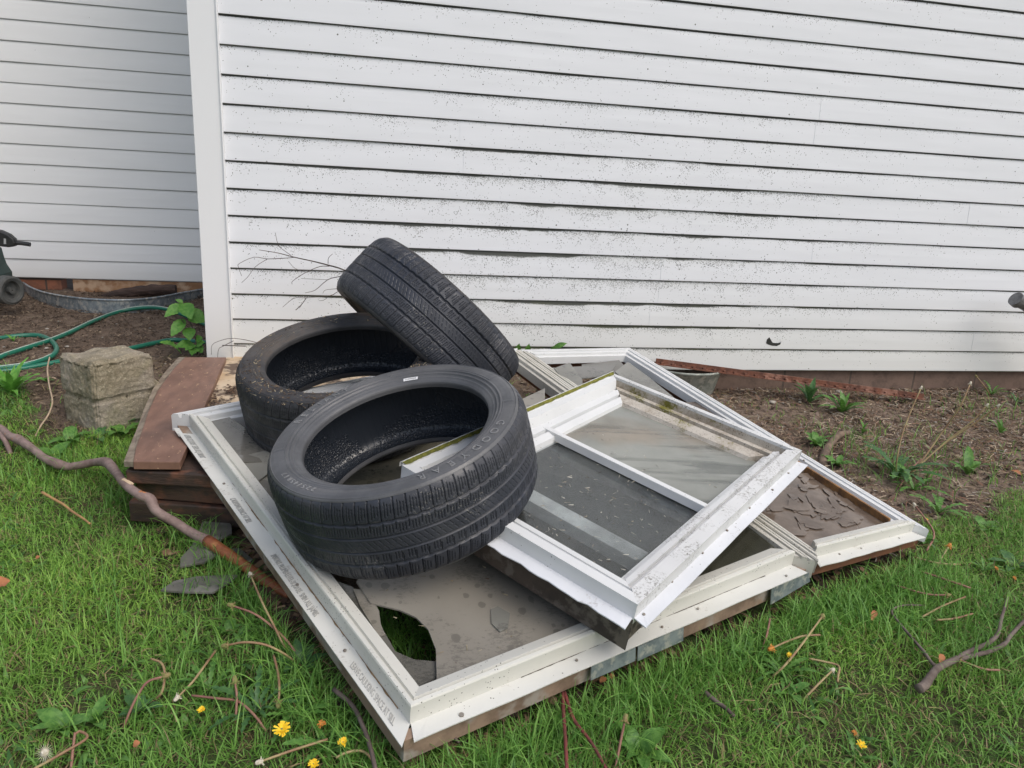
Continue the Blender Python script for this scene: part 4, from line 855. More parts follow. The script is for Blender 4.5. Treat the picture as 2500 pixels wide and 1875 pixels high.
rr_ = [0.0125 + 0.0035 * (1 if i in (3, 6, 10, 14, 18) else 0) for i in range(len(bp))]
br = thing('fallen_branch', 'long crooked branch crossing the grass to the frame, peeled orange at its end', 'branch', gg(380, 1250))
mb = MB(); mb.tube([gg(*q) for q in bp], rr_, 12, smooth_n=6, jit=0.05); mb.build('bark_stem', M_BR1, br, smooth=True)
mb = MB(); mb.tube([gg(*q) for q in bq], [0.0165, 0.0155, 0.0145, 0.015, 0.013, 0.010], 12, smooth_n=6, jit=0.05); mb.build('peeled_stem', M_BR2, br, smooth=True)
mb = MB(); mb.tube([gg(-8, 1052, .045), gg(10, 1072, .04), (gg(20, 1092, .02)), gg(26, 1108, .005)], [0.011, 0.009, 0.0085, 0.007], 9, smooth_n=5); mb.build('side_limb', M_BR1, br, smooth=True)
mb = MB(); q = gg(316, 1181, .148); q2 = gg(303, 1168, .148); mb.prism([q2 + [0, 0.005, 0], q + [0.01, 0.004, 0], q + [0.004, -0.006, 0], q2 + [-0.006, -0.004, 0]], (0, 0, -0.004)); mb.build('cut_wound', simple('fresh_wood', (0.7, 0.56, 0.38, 1), (0.6, 0.45, 0.3, 1)), br)
def stick(name, pts, r0, r1, mat, label, cat='twig', group=None, seg=6, sm=5, hh=0.012):
    P_ = [gg(q[0], q[1], q[2] if len(q) > 2 else hh) for q in pts]; mb = MB(); mb.tube(P_, list(np.linspace(r0, r1, len(P_))), seg, smooth_n=sm, jit=0.06)
    return tag(mb.build(name, mat, smooth=True), label, cat, group)
stick('twig', [(103, 1202), (125, 1215), (155, 1232), (178, 1250), (200, 1264), (220, 1279)], .0045, .003, M_TANT, 'thin orange-tan broken twig lying in the grass left of the crooked branch', hh=0.04)
stick('dead_stalk', [(121, 872, .10), (116, 900, .10), (120, 940, .10), (128, 980, .08), (118, 1012, .05), (98, 1042, .02), (86, 1066, .0)], .003, .003, simple('pale_stem', (0.5, 0.38, 0.26, 1), (0.4, 0.3, 0.2, 1)), 'pale bent dry stem beside the concrete block', 'stem')
stick('twig', [(1722, 1690), (1745, 1710), (1770, 1728), (1792, 1748)], .005, .004, M_TWIG, 'short straight grey twig in the grass right of the frame corner', hh=0.03)
b2 = thing('dead_branch', 'forked grey dead branch lying in the grass at the right edge', 'branch', gg(2293, 1640))
for pts, r0, r1 in (([(2243, 1682), (2258, 1672), (2275, 1648), (2293, 1629), (2337, 1608), (2369, 1590), (2409, 1572), (2436, 1548), (2445, 1510), (2460, 1458)], .0105, .003), ([(2330, 1612), (2369, 1602), (2416, 1590), (2456, 1570), (2463, 1557), (2496, 1521), (2545, 1478)], .006, .004), ([(2293, 1629), (2275, 1619), (2257, 1593), (2232, 1564), (2199, 1525), (2177, 1492), (2206, 1478), (2253, 1478)], .0045, .002)):
    P_ = [gg(q[0], q[1], 0.035) for q in pts]; mb = MB(); mb.tube(P_, list(np.linspace(r0, r1, len(P_))), 9, smooth_n=5, jit=0.08); mb.build('limb', M_TWIG, b2, smooth=True)
stick('branch_stub', [(2075, 1056, .02), (2050, 1062, .025), (2028, 1082, .02), (2014, 1108, .015), (2008, 1140, .005)], .012, .019, simple('stub_bark', (0.20, 0.14, 0.10, 1), (0.11, 0.08, 0.06, 1), 14, 0.85, 0.6, 60, 0.005), 'thick bent branch stub half buried in the mulch', 'branch', seg=12)
stick('red_twig', [(1374, 1690, .05), (1376, 1745, .05), (1380, 1800, .05), (1384, 1880, .05)], .004, .0035, M_REDT, 'straight dark red shoot below the front edge of the frame')
stick('red_twig', [(1378, 1690, .05), (1400, 1755, .05), (1438, 1805, .05), (1468, 1855, .05), (1490, 1900, .05)], .004, .003, M_REDT, 'forked-off dark red shoot curving right below the frame')
stick('brown_twig', [(815, 1683, .05), (860, 1722, .05), (884, 1768, .06), (903, 1820, .06), (918, 1885, .06)], .005, .004, M_TWIG, 'knotty brown twig in the grass by the near frame corner')
stick('brown_twig', [(1085, 1783, .055), (1103, 1795, .055), (1121, 1813, .05)], .0045, .002, M_TWIG, 'short brown twig sticking out from the near wooden jamb')
# thin leafless branch against the siding
YT = -0.10
tw = MB()
for it_ in (([(632, 610), (680, 618), (719, 628), (765, 638), (804, 648), (842, 660), (905, 695)], .0012, .004), ([(719, 628), (700, 630), (653, 632), (620, 628), (585, 643), (582, 652), (590, 674)], .0015, .0008), ([(653, 632), (624, 651), (605, 676), (590, 690)], .0012, .0008), ([(711, 624), (681, 600), (672, 568)], .0013, .0009),
    ([(804, 650), (780, 651), (745, 666), (715, 686), (713, 694)], .0018, .001), ([(745, 664), (720, 655), (704, 638)], .001, .0008), ([(801, 644), (802, 630), (812, 620)], .0014, .001), ([(870, 668), (830, 675), (800, 683), (770, 708), (745, 715)], .0022, .001), ([(801, 683), (735, 680)], .001, .0008),
    ([(870, 700), (822, 705), (795, 708), (788, 716)], .0015, .0008), ([(865, 695), (825, 712), (805, 722), (745, 727), (718, 728), (690, 750)], .0018, .0008), ([(748, 727), (735, 745), (722, 757)], .0012, .0018), ([(750, 725), (731, 752)], .001, .0008), ([(805, 722), (790, 733), (778, 734)], .001, .0007),
    None, ([(640, 840), (600, 830), (565, 826), (540, 831), (518, 842), (516, 866)], .0015, .0009), ([(570, 832), (545, 845), (534, 852), (531, 874)], .0014, .001), ([(543, 843), (600, 845)], .0022, .0022)):
    if it_ is None: tag(tw.build('bare_branch', M_TWIGD, smooth=True), 'thin leafless branch with fine twigs against the siding behind the leaning tyre', 'branch'); tw = MB(); continue
    pl, r0, r1 = it_; P_ = [gy(a, b, YT + 0.03 * math.sin(a * 0.05)) for a, b in pl]; tw.tube(P_, list(np.linspace(r0, r1, len(P_))), 5, smooth_n=3, jit=0.1)
tag(tw.build('bare_branch', M_TWIGD, smooth=True), 'short fine twig low against the corner board behind the plank', 'twig')
# shards on the ground
M_GRSH = simple('muddy_glass', (0.15, 0.145, 0.125, 1), (0.09, 0.09, 0.078, 1), 12, 0.42, 0.15, 60, 0.002, c3=(0.22, 0.21, 0.19, 1), s3=9)
for pts, hb, lb in (([(519, 1213), (524, 1240), (546, 1262), (565, 1282), (566, 1302), (545, 1312), (534, 1328), (540, 1350), (500, 1372), (440, 1383), (441, 1362), (470, 1330), (488, 1290), (506, 1240)], 0.035, 'tall leaf-shaped muddy glass shard standing against the timbers'),
                ([(393, 1440), (425, 1418), (480, 1407), (583, 1402), (560, 1422), (520, 1446), (440, 1444)], 0.03, 'long oval muddy glass shard lying in the grass'),
                ([(540, 1340), (585, 1338), (618, 1366), (600, 1385), (540, 1380)], 0.02, 'small muddy glass shard behind the orange branch end')):
    mb = MB(); mb.prism([gg(a, b, hb) for a, b in pts], (0, 0, -0.005)); tag(mb.build('glass_shard', M_GRSH), lb, 'glass shard')
# ================================================================== right side: rusty post, tub, pipe
M_RUST = simple('rust', (0.19, 0.075, 0.045, 1), (0.095, 0.042, 0.03, 1), 25, 0.85, 0.6, 90, 0.003, c3=(0.27, 0.14, 0.10, 1), s3=12)
ra, rb = gy(1600, 888, -0.05), gg(2252, 974, 0.02); post = thing('fence_post', 'rusty steel fence post leaning low along the foundation', 'post', rb)
dr = (rb - ra) / np.linalg.norm(rb - ra); sdv = np.cross(dr, [0, 0, 1]); sdv /= np.linalg.norm(sdv); upv = np.cross(sdv, dr)
mb = MB(); mb.prism([ra + sdv * 0.024, ra - sdv * 0.024, ra - sdv * 0.024 + upv * 0.006, ra + sdv * 0.024 + upv * 0.006], dr * np.linalg.norm(rb - ra)); mb.build('flange', M_RUST, post)
mb = MB(); mb.prism([ra - sdv * 0.004 + upv * 0.0062, ra + sdv * 0.004 + upv * 0.0062, ra + sdv * 0.004 + upv * 0.028, ra - sdv * 0.004 + upv * 0.028], dr * np.linalg.norm(rb - ra)); mb.build('web', M_RUST, post)
Ln = np.linalg.norm(rb - ra)
for i in range(26):
    c_ = ra + dr * (0.03 + i * Ln / 26.5) + sdv * 0.014 + upv * 0.0105; mb = MB(); mb.box(c_, (0.016, 0.012, 0.009)); mb.build('stud', M_RUST, post)
M_TUB = simple('weathered_zinc', (0.34, 0.36, 0.33, 1), (0.22, 0.24, 0.21, 1), 25, 0.6, 0.25, 70, 0.002, metal=0.25, c3=(0.45, 0.45, 0.40, 1), s3=30)
tc = gg(1700, 968); tc = np.array([tc[0], tc[1] + 0.10, tc[2] - 0.01]); tub = thing('zinc_tub', 'weathered oval zinc tub behind the window frame by the wall', 'tub', tc)
def lathe(prof, c, seg, mat, name, parent, sx=1.0, sy=1.0, smooth=True):
    mb = MB(); vs = [(c[0] + r * math.cos(2 * math.pi * i / seg) * sx, c[1] + r * math.sin(2 * math.pi * i / seg) * sy, c[2] + z) for i in range(seg) for r, z in prof]; P_ = len(prof)
    mb.add(vs, [(i * P_ + k, ((i + 1) % seg) * P_ + k, ((i + 1) % seg) * P_ + k + 1, i * P_ + k + 1) for i in range(seg) for k in range(P_ - 1)]); return mb.build(name, mat, parent, smooth=smooth)
lathe([(0.001, 0.0), (0.150, 0.0), (0.160, 0.01), (0.197, 0.118), (0.204, 0.120), (0.207, 0.127), (0.203, 0.133), (0.196, 0.131), (0.190, 0.118), (0.172, 0.055)], tc, 48, M_TUB, 'shell', tub, 0.82, 0.55)
lathe([(0.001, 0.058), (0.09, 0.062), (0.173, 0.055)], tc, 32, M_HOLE, 'soil_fill', tub, 0.82, 0.55)
M_PIPE = simple('grey_pipe', (0.22, 0.22, 0.225, 1), (0.12, 0.12, 0.125, 1), 30, 0.45, metal=0.3)
pp = thing('drain_elbow', 'grey metal pipe elbow poking in at the right edge near the wall', 'pipe', gy(2500, 770, -0.2))
mb = MB(); P_ = [gy(2484, 733, -0.2), gy(2512, 750, -0.2), gy(2545, 790, -0.2), gy(2570, 860, -0.2), gy(2580, 960, -0.2)]; mb.tube(P_, [0.034, 0.031, 0.031, 0.031, 0.031], 20, smooth_n=5); mb.build('pipe_bend', M_PIPE, pp, smooth=True)
mb = MB(); mb.tube([gy(2479, 729, -0.2), gy(2488, 737, -0.2)], 0.038, 20); mb.build('pipe_collar', M_PIPE, pp)
# ================================================================== vegetation
def poly_in(x, y, P):
    ins = np.zeros(len(x), bool); n = len(P)
    for i in range(n):
        x1, y1 = P[i][:2]; x2, y2 = P[(i + 1) % n][:2]
        c = ((y1 > y) != (y2 > y)) & (x < (x2 - x1) * (y - y1) / (y2 - y1 + 1e-12) + x1); ins ^= c
    return ins
def inview(x, y, z, mx=160, my=160):
    d = np.stack([x, y, z], 1) - CAM; q = d @ RM.T; u = 1250 + FPX * q[:, 0] / q[:, 2]; v = 937.5 + FPX * q[:, 1] / q[:, 2]
    return (q[:, 2] > 0.2) & (u > -mx) & (u < 2500 + mx) & (v > 0) & (v < 1875 + my)
n = NT('grass'); a = n.attr('tone'); n.set(a, 0.42, spec=0.35)
tr = n.t.nodes.new('ShaderNodeBsdfTranslucent'); n.l(a, tr.inputs['Color']); mx = n.t.nodes.new('ShaderNodeMixShader'); mx.inputs[0].default_value = 0.35
n.l(n.b.outputs[0], mx.inputs[1]); n.l(tr.outputs[0], mx.inputs[2]); n.l(mx.outputs[0], n.out.inputs[0]); M_GRASS = n.m
def blades(name, x, y, z, hgt, wid, lean, col, mat, seg=3, az=None):
    N = len(x); 
    if az is None: az = RNG.uniform(0, 2 * np.pi, N)
    dx, dy = np.cos(az), np.sin(az); wx, wy = -dy, dx; V = np.zeros((N, 2 * seg + 1, 3)); C = np.zeros((N, 2 * seg + 1, 3))
    ph = RNG.uniform(-0.5, 0.5, N)
    for i in range(seg + 1):
        t = i / seg; off = lean * hgt * t ** 1.8; zz = hgt * t * np.sqrt(np.clip(1 - 0.55 * (lean * t) ** 2, 0.08, 1))
        cx = x + dx * off; cy = y + dy * off; cz = z + zz; w_ = wid * (1 - t ** 2.2) * 0.5 + 1e-5
        sh = (0.55 + 0.6 * t)
        if i < seg:
            V[:, 2 * i] = np.stack([cx - wx * w_, cy - wy * w_, cz + w_ * ph], 1); V[:, 2 * i + 1] = np.stack([cx + wx * w_, cy + wy * w_, cz - w_ * ph], 1)
            C[:, 2 * i] = C[:, 2 * i + 1] = col
        else: V[:, 2 * i] = np.stack([cx, cy, cz], 1); C[:, 2 * i] = col
    base = (np.arange(N) * (2 * seg + 1))[:, None]; F = []
    for i in range(seg - 1): F += [base + np.array([[2 * i, 2 * i + 1, 2 * i + 3]]), base + np.array([[2 * i, 2 * i + 3, 2 * i + 2]])]
    F += [base + np.array([[2 * seg - 2, 2 * seg - 1, 2 * seg]])]
    return np_mesh(name, V.reshape(-1, 3), np.concatenate(F), mat, None, True, None, {'tone': C.reshape(-1, 3)})
under = [QL.P[0], QL.P[1], QR.P[1], QR.P[2], QL.P[2], QL.P[3]]
uc = sum(under) / 6; under_s = [uc + (p - uc) * 0.965 for p in under]
BL_, BR_ = gz(306, 1150, .12), gz(640, 1168, .12); tb = [BL_, BR_, BR_ + [0.12, 1.2, 0], BL_ + [0.0, 1.2, 0]]
blkP = [(fc[0] - 0.17, fc[1] + 0.16), (fc[0], fc[1] - 0.01), (fc[0] + 0.17, fc[1] + 0.16), (fc[0], fc[1] + 0.33)]
def lawn_pts(N):
    x = RNG.uniform(-2.4, 5.2, N); y = RNG.uniform(-3.4, 0.3, N); L = lawn_w(x, y); z = terrain(x, y)
    k = (inview(x, y, z) | (inview(x, y, z, 1100, 900) & (RNG.random(N) < 0.4))) & (RNG.random(N) < L * 0.97 + 0.012 * (y < 0)) & ~poly_in(x, y, tb) & ~poly_in(x, y, blkP); return x[k], y[k], z[k]
x, y, z = lawn_pts(700000); ins = poly_in(x, y, under_s)
k = ~ins | ((RNG.random(len(x)) < 0.5) & (x + y < -0.9)); x, y, z, ins = x[k], y[k], z[k], ins[k]
cl = vnoise(x, y, 7, 5); cl2 = vnoise(x, y, 23, 6); cl3 = vnoise(x, y, 2.2, 7)
# thin, worn patches
wp = [nl(a, b) for a, b in ((480, 1240), (560, 1330), (700, 1420), (450, 1140))]
worn = np.zeros(len(x))
for (a, b), r in zip(wp, (.14, .18, .14, .12)): worn = np.maximum(worn, np.exp(-((x - a) ** 2 + (y - b) ** 2) / r ** 2))
k = (RNG.random(len(x)) > worn * 0.8) & (RNG.random(len(x)) < 0.45 + 0.8 * cl); x, y, z, ins, cl, cl2, cl3, worn = [q[k] for q in (x, y, z, ins, cl, cl2, cl3, worn)]
N = len(x); h = (0.016 + 0.030 * cl * RNG.random(N) + 0.020 * RNG.random(N) + 0.030 * np.clip(vnoise(x, y, 4.3, 9) - 0.5, 0, 1)); h[ins] *= 0.55
u = RNG.random(N)[:, None]; g1 = np.array([0.17, 0.35, 0.05]); g2 = np.array([0.38, 0.60, 0.12]); g3 = np.array([0.10, 0.26, 0.05]); dry = np.array([0.36, 0.28, 0.14])
col = g1 * (1 - u) + g2 * u; f = np.clip((cl3 - 0.35) * 2, 0, 1)[:, None]; col = col * f + (col * 0.4 + g3 * 0.6) * (1 - f); dr_ = (RNG.random(N) < 0.07 + 0.18 * (cl2 > 0.70))[:, None]; col = np.where(dr_, dry * RNG.uniform(0.5, 1.1, (N, 1)), col)
lean = RNG.uniform(0.3, 1.5, N)
tag(blades('grass', x, y, z - 0.004, h, RNG.uniform(0.0016, 0.0036, N), lean, col, M_GRASS), 'short green lawn grass around the discarded windows', 'grass', kind='stuff')
# long grass against the frames, timbers and block
def edge_pts(A, B, N, off, sd_):
    t = RNG.random(N); p = np.asarray(A)[:2] * (1 - t[:, None]) + np.asarray(B)[:2] * t[:, None]; d = (np.asarray(B) - np.asarray(A))[:2]; nn = np.array([d[1], -d[0]]) / np.linalg.norm(d)
    return p + nn * (off + np.abs(RNG.normal(0, sd_, N)))[:, None]
P_ = np.concatenate([edge_pts(QL.P[0], QL.P[1], 1500, 0.01, 0.07), edge_pts(QR.P[0], QR.P[1], 900, 0.02, 0.10), edge_pts(QL.P[3], QL.P[0], 1300, 0.0, 0.05), edge_pts(BL_ + [-.05, 0, 0], BR_, 260, 0.02, 0.04)] +
    [np.array(nl(a, b)) + RNG.normal(0, s_, (m_, 2)) for a, b, s_, m_ in ((1900, 1490, .09, 420), (2330, 1570, .09, 260), (150, 1150, .1, 260), (2190, 1160, .10, 150), (2090, 1090, .10, 90), (2330, 1130, .16, 120), (2420, 1010, .16, 90), (620, 1700, .12, 260), (230, 1500, .16, 260), (1350, 1760, .12, 160), (2050, 1480, .08, 200))])
hl = np.array(nl(985, 1560)); P_ = np.concatenate([P_, hl + RNG.normal(0, 0.07, (700, 2))])
x, y = P_[:, 0], P_[:, 1]; z = terrain(x, y); k = inview(x, y, z) & (~poly_in(x, y, [uc + (p - uc) * 0.99 for p in under]) | ((np.hypot(x - hl[0], y - hl[1]) < 0.13) & (np.arange(len(x)) >= len(x) - 700))); x, y, z = x[k], y[k], z[k]; N = len(x)
u = RNG.random(N)[:, None]; col = np.array([0.09, 0.235, 0.04]) * (1 - u) + np.array([0.23, 0.44, 0.09]) * u
tag(blades('long_grass', x, y, z, np.where(np.hypot(x - hl[0], y - hl[1]) < 0.14, RNG.uniform(0.04, 0.085, N), RNG.uniform(0.04, 0.10, N)), RNG.uniform(0.0018, 0.0038, N), RNG.uniform(0.25, 1.3, N), col, M_GRASS, 5), 'longer grass blades leaning along the frame edges', 'grass', kind='stuff')
# small broad-leaved ground cover in the lawn
x, y, z = lawn_pts(95000); gcn = vnoise(x, y, 3.1, 21); k = ~poly_in(x, y, under) & (RNG.random(len(x)) < np.clip((gcn - 0.52) * 2.6, 0, 1) * 0.55 + 0.02); x, y, z = x[k], y[k], z[k]; N = len(x)
u = RNG.random(N)[:, None]; col = np.array([0.06, 0.155, 0.04]) * (1 - u) + np.array([0.17, 0.34, 0.08]) * u
tag(blades('ground_cover', x, y, z, RNG.uniform(0.018, 0.042, N), RNG.uniform(0.006, 0.013, N), RNG.uniform(0.8, 1.7, N), col, M_GRASS, 5), 'low clover-like ground cover mixed into the grass', 'ground cover', kind='stuff')
# mulch, straw and crumbs
def litter(name, N, region, cols, ln, wd, mat_, label, zoff=0.004, keep=None, dens=None):
    x = RNG.uniform(region[0], region[1], N); y = RNG.uniform(region[2], region[3], N); z = terrain(x, y)
    k = inview(x, y, z) & (~poly_in(x, y, blkP)); 
    if keep is not None: k &= keep(x, y)
    x, y, z = x[k], y[k], z[k]; N = len(x); L_ = RNG.uniform(*ln, N); W_ = RNG.uniform(*wd, N); a = RNG.uniform(0, 2 * np.pi, N); e = RNG.normal(0, 0.25, N); b = RNG.normal(0, 0.4, N)
    c, s_ = np.cos(a), np.sin(a); V = np.zeros((N, 6, 3)); z0 = z + zoff + np.abs(RNG.normal(0, 0.005, N))
    for i, t in enumerate((-0.5, 0.0, 0.5)):
        bx = t * L_; by = b * L_ * (0.25 - t * t)
        for j, sgn in enumerate((-1, 1)):
            px_, py_ = bx, by + sgn * W_ / 2; V[:, 2 * i + j] = np.stack([x + c * px_ - s_ * py_, y + s_ * px_ + c * py_, z0 + e * bx + 0.3 * L_ * (0.25 - t * t) + sgn * W_ * 0.2], 1)
    base = (np.arange(N) * 6)[:, None]; F = np.concatenate([base + np.array([[0, 2, 3, 1]]), base + np.array([[2, 4, 5, 3]])])
    cc = np.array(cols)[RNG.integers(0, len(cols), N)] * RNG.uniform(0.6, 1.25, (N, 1)); C = np.repeat(cc[:, None], 6, 1).reshape(-1, 3)
    return tag(np_mesh(name, V.reshape(-1, 3), F, mat_, None, False, None, {'tone': C}), label, 'ground litter', kind='stuff')
n = NT('litter'); M_LIT = n.set(n.attr('tone'), 0.85, spec=0.2)
notlawn = lambda x, y: (lawn_w(x, y) < 0.6) & ~poly_in(x, y, tb)
mc = [(0.19, 0.125, 0.085), (0.32, 0.235, 0.165), (0.12, 0.08, 0.058), (0.44, 0.36, 0.26), (0.24, 0.13, 0.085), (0.09, 0.06, 0.048), (0.30, 0.27, 0.23)]
litter('mulch_straw', 44000, (1.3, 4.9, -1.9, 0.05), mc, (0.012, 0.055), (0.0012, 0.004), M_LIT, 'brown straw and bark mulch along the foundation', keep=lambda x, y: notlawn(x, y) & (RNG.random(len(x)) < np.clip(vnoise(x, y, 5.0, 31) * 1.8 - 0.25, 0.08, 1)))
litter('soil_clods', 5200, (1.3, 4.9, -1.9, 0.05), [(0.15, 0.105, 0.08), (0.10, 0.07, 0.052), (0.20, 0.15, 0.12)], (0.01, 0.03), (0.008, 0.02), M_LIT, 'lumps of bare brown soil along the foundation', zoff=0.0, keep=notlawn)
litter('soil_crumbs', 22000, (-2.5, 0.0, -0.9, 1.65), [(0.10, 0.068, 0.048), (0.17, 0.12, 0.085), (0.06, 0.042, 0.03), (0.26, 0.20, 0.14)], (0.005, 0.022), (0.002, 0.007), M_LIT, 'crumbs and bits of straw on the bare soil by the set-back wall', keep=notlawn)
litter('thatch', 26000, (-1.3, 3.9, -3.0, 0.2), [(0.20, 0.17, 0.08), (0.12, 0.10, 0.05), (0.26, 0.20, 0.11), (0.09, 0.065, 0.04)], (0.012, 0.05), (0.0008, 0.002), M_LIT, 'dry thatch between the grass blades', zoff=0.008, keep=lambda x, y: ~poly_in(x, y, under_s))
litter('leaf_litter', 9000, (-0.2, 2.3, -2.4, -0.1), [(0.10, 0.06, 0.04), (0.16, 0.10, 0.06), (0.05, 0.035, 0.028), (0.24, 0.16, 0.10)], (0.015, 0.05), (0.005, 0.018), M_LIT, 'brown leaf litter under and beside the window frames', keep=lambda x, y: poly_in(x, y, under) | (np.hypot(x - wp[1][0], y - wp[1][1]) < 0.25))
# debris lying on surfaces: tyre 2 sidewall, plywood, panes
def bits(name, place_fn, N, cols, ln, wd, label):
    V = np.zeros((N, 4, 3)); cc = np.array(cols)[RNG.integers(0, len(cols), N)] * RNG.uniform(0.6, 1.3, (N, 1))
    for i in range(N):
        p, nn = place_fn(); nn = np.asarray(nn, float); nn /= np.linalg.norm(nn); a = np.cross(nn, RNG.normal(size=3)); a /= np.linalg.norm(a); b = np.cross(nn, a); l_ = RNG.uniform(*ln) / 2; w_ = RNG.uniform(*wd) / 2; up_ = nn * RNG.uniform(0.0015, 0.005)
        V[i] = [p + up_ - a * l_ - b * w_, p + up_ + a * l_ - b * w_, p + up_ + a * l_ + b * w_ + nn * 0.002, p + up_ - a * l_ + b * w_]
    F = np.arange(N * 4).reshape(-1, 4); return tag(np_mesh(name, V.reshape(-1, 3), F, M_LIT, None, False, None, {'tone': np.repeat(cc, 4, 0)}), label, 'debris', kind='stuff')
bpy.context.view_layer.update()
MT2 = np.array(tyre2.matrix_world)
def on_t2():
    while True:
        a = RNG.uniform(0, 2 * np.pi); r = RNG.uniform(0.245, 0.312)
        w_ = 0.25 + 0.75 * (math.cos(a - math.radians(215)) > -0.2)
        if RNG.random() < w_: break
    z_ = np.interp(r, [0.245, 0.26, 0.272, 0.29, 0.302, 0.312], [0.105, 0.111, 0.1128, 0.1128, 0.107, 0.097]); p = MT2 @ np.array([r * math.cos(a), r * math.sin(a), z_, 1]); return p[:3], MT2[:3, 2]
bits('tyre_debris', on_t2, 1100, [(0.11, 0.075, 0.05), (0.18, 0.13, 0.085), (0.06, 0.045, 0.035), (0.34, 0.29, 0.2)], (0.004, 0.016), (0.0008, 0.003), 'dry leaf crumbs scattered over the upper sidewall of the rear left tyre')
def on_ply():
    c_ = [(515, 985, 22, 14), (500, 960, 14, 8), (495, 935, 10, 20), (520, 1000, 30, 8), (830, 960, 60, 14), (568, 955, 10, 6), (470, 985, 12, 8), (985, 900, 18, 10)][RNG.integers(0, 8)]
    return gz(c_[0] + RNG.normal() * c_[2], c_[1] + RNG.normal() * c_[3], 0.201), (0, 0, 1)
bits('plywood_debris', on_ply, 900, [(0.09, 0.055, 0.04), (0.14, 0.085, 0.055), (0.05, 0.035, 0.028)], (0.005, 0.018), (0.003, 0.010), 'dark rotted leaf bits on the tan plywood sheet')
def on_pane():
    u_, v_ = RNG.uniform(0.09, QU.W * 0.66), RNG.uniform(0.1, QU.H - 0.1); return QU.at(u_, v_, -0.049), QU.n
bits('pane_debris', on_pane, 260, [(0.50, 0.47, 0.40), (0.35, 0.30, 0.22), (0.06, 0.05, 0.04), (0.6, 0.57, 0.5)], (0.003, 0.016), (0.0005, 0.0013), 'tiny seeds and hairs on the dark pane of the upper window')
def on_big():
    u_, v_ = RNG.uniform(0.12, QL.W - 0.12), RNG.uniform(0.1, 0.75); return QL.at(u_, v_, GH + 0.0005), QL.n
bits('pane_debris', on_big, 160, [(0.30, 0.24, 0.15), (0.10, 0.07, 0.05), (0.42, 0.36, 0.24)], (0.004, 0.02), (0.0006, 0.0022), 'bits of dry grass on the broken pane of the large frame')
# ---- leaves and weeds
M_WEED = leafmat('weed_leaf', (0.075, 0.20, 0.035), (0.15, 0.31, 0.065), 90); M_WEEDD = leafmat('dark_weed_leaf', (0.045, 0.13, 0.04), (0.09, 0.20, 0.06), 90); M_WEEDY = leafmat('bright_leaf', (0.11, 0.31, 0.045), (0.18, 0.40, 0.07), 60)
def leaf_geo(mb, base, tip, width, kind='oval', nrm=(0, 0, 1), arch=0.15, mi=0, nseg=10):
    base = Vector([float(c) for c in base]); tip = Vector([float(c) for c in tip]); d = tip - base; L_ = d.length; nn = Vector(nrm); s_ = d.cross(nn)
    if s_.length < 1e-6: s_ = Vector((1, 0, 0))
    s_.normalize(); up_ = s_.cross(d).normalized(); vs = []; fs = []
    for i in range(nseg + 1):
        t = i / nseg
        if kind == 'oval': w_ = math.sin(math.pi * min(1, t * 0.93 + 0.05)) ** 0.8
        elif kind == 'toothed': w_ = (math.sin(math.pi * (0.04 + 0.95 * t ** 0.8))) ** 0.9 * (1 + 0.10 * (i % 2))
        elif kind == 'lobed': w_ = (0.25 + 0.75 * t) * (1.0 if i % 2 else 0.42) * (1 - t ** 6) + 0.06
        elif kind == 'lance': w_ = math.sin(math.pi * (0.06 + 0.93 * t)) ** 1.1
        w_ = max(0.02, w_) * width / 2; c = base + d * t + up_ * (arch * L_ * math.sin(math.pi * t * 0.9)); jj = random.uniform(-0.06, 0.06) * width
        vs += [c - s_ * w_ + up_ * (w_ * 0.25 + jj), c, c + s_ * w_ + up_ * (w_ * 0.25 - jj)]
    for i in range(nseg): a = i * 3; fs += [(a, a + 3, a + 4, a + 1), (a + 1, a + 4, a + 5, a + 2)]
    mb.add(vs, fs, mi)
# sapling by the corner
sp_base = gg(482, 866); YS = float(sp_base[1]); sap = thing('leafy_sapling', 'small green sapling with toothed leaves beside the white corner board', 'plant', sp_base)
mb = MB(); mb.tube([sp_base, gy(478, 830, YS), gy(466, 790, YS - .01), gy(455, 765, YS - .01), gy(447, 738, YS)], [0.0035, 0.003, 0.0025, 0.002, 0.0015], 6, smooth_n=4); mb.tube([gy(461, 800, YS), gy(450, 790, YS - .02), gy(442, 778, YS - .02)], 0.0015, 5); mb.build('stem', M_TWIG, sap, smooth=True)
for bx, by, tx, ty, wd, dy in ((447, 744, 402, 774, .042, -.05), (447, 740, 468, 780, .055, -.07), (458, 765, 503, 786, .062, .0), (447, 738, 428, 732, .016, .0), (450, 780, 418, 822, .044, -.06), (452, 782, 430, 795, .02, -.03), (462, 800, 462, 832, .045, -.05), (478, 830, 495, 825, .03, .0), (470, 838, 428, 848, .036, -.05), (474, 840, 452, 856, .03, -.06), (478, 842, 500, 836, .035, -.02), (478, 846, 468, 868, .042, -.07), (480, 846, 494, 862, .035, -.04), (420, 838, 440, 872, .0, 0)):
    if wd == 0: continue
    mb = MB(); leaf_geo(mb, gy(bx, by, YS), gy(tx, ty, YS + dy), wd * 1.25, 'toothed', (0.1, -0.75, 0.65), 0.06, nseg=14); mb.build('leaf', M_WEEDY, sap, smooth=True)
b_ = gg(442, 872); lf = thing('broad_leaf_weed', 'single broad green leaf flopped over the soil beside the plank top', 'plant', b_)
mb = MB(); leaf_geo(mb, b_ + [0, 0, .02], gg(388, 838, .09), .07, 'toothed', (0, -0.4, 0.9), 0.12, nseg=14); mb.build('leaf', M_WEEDY, lf, smooth=True)
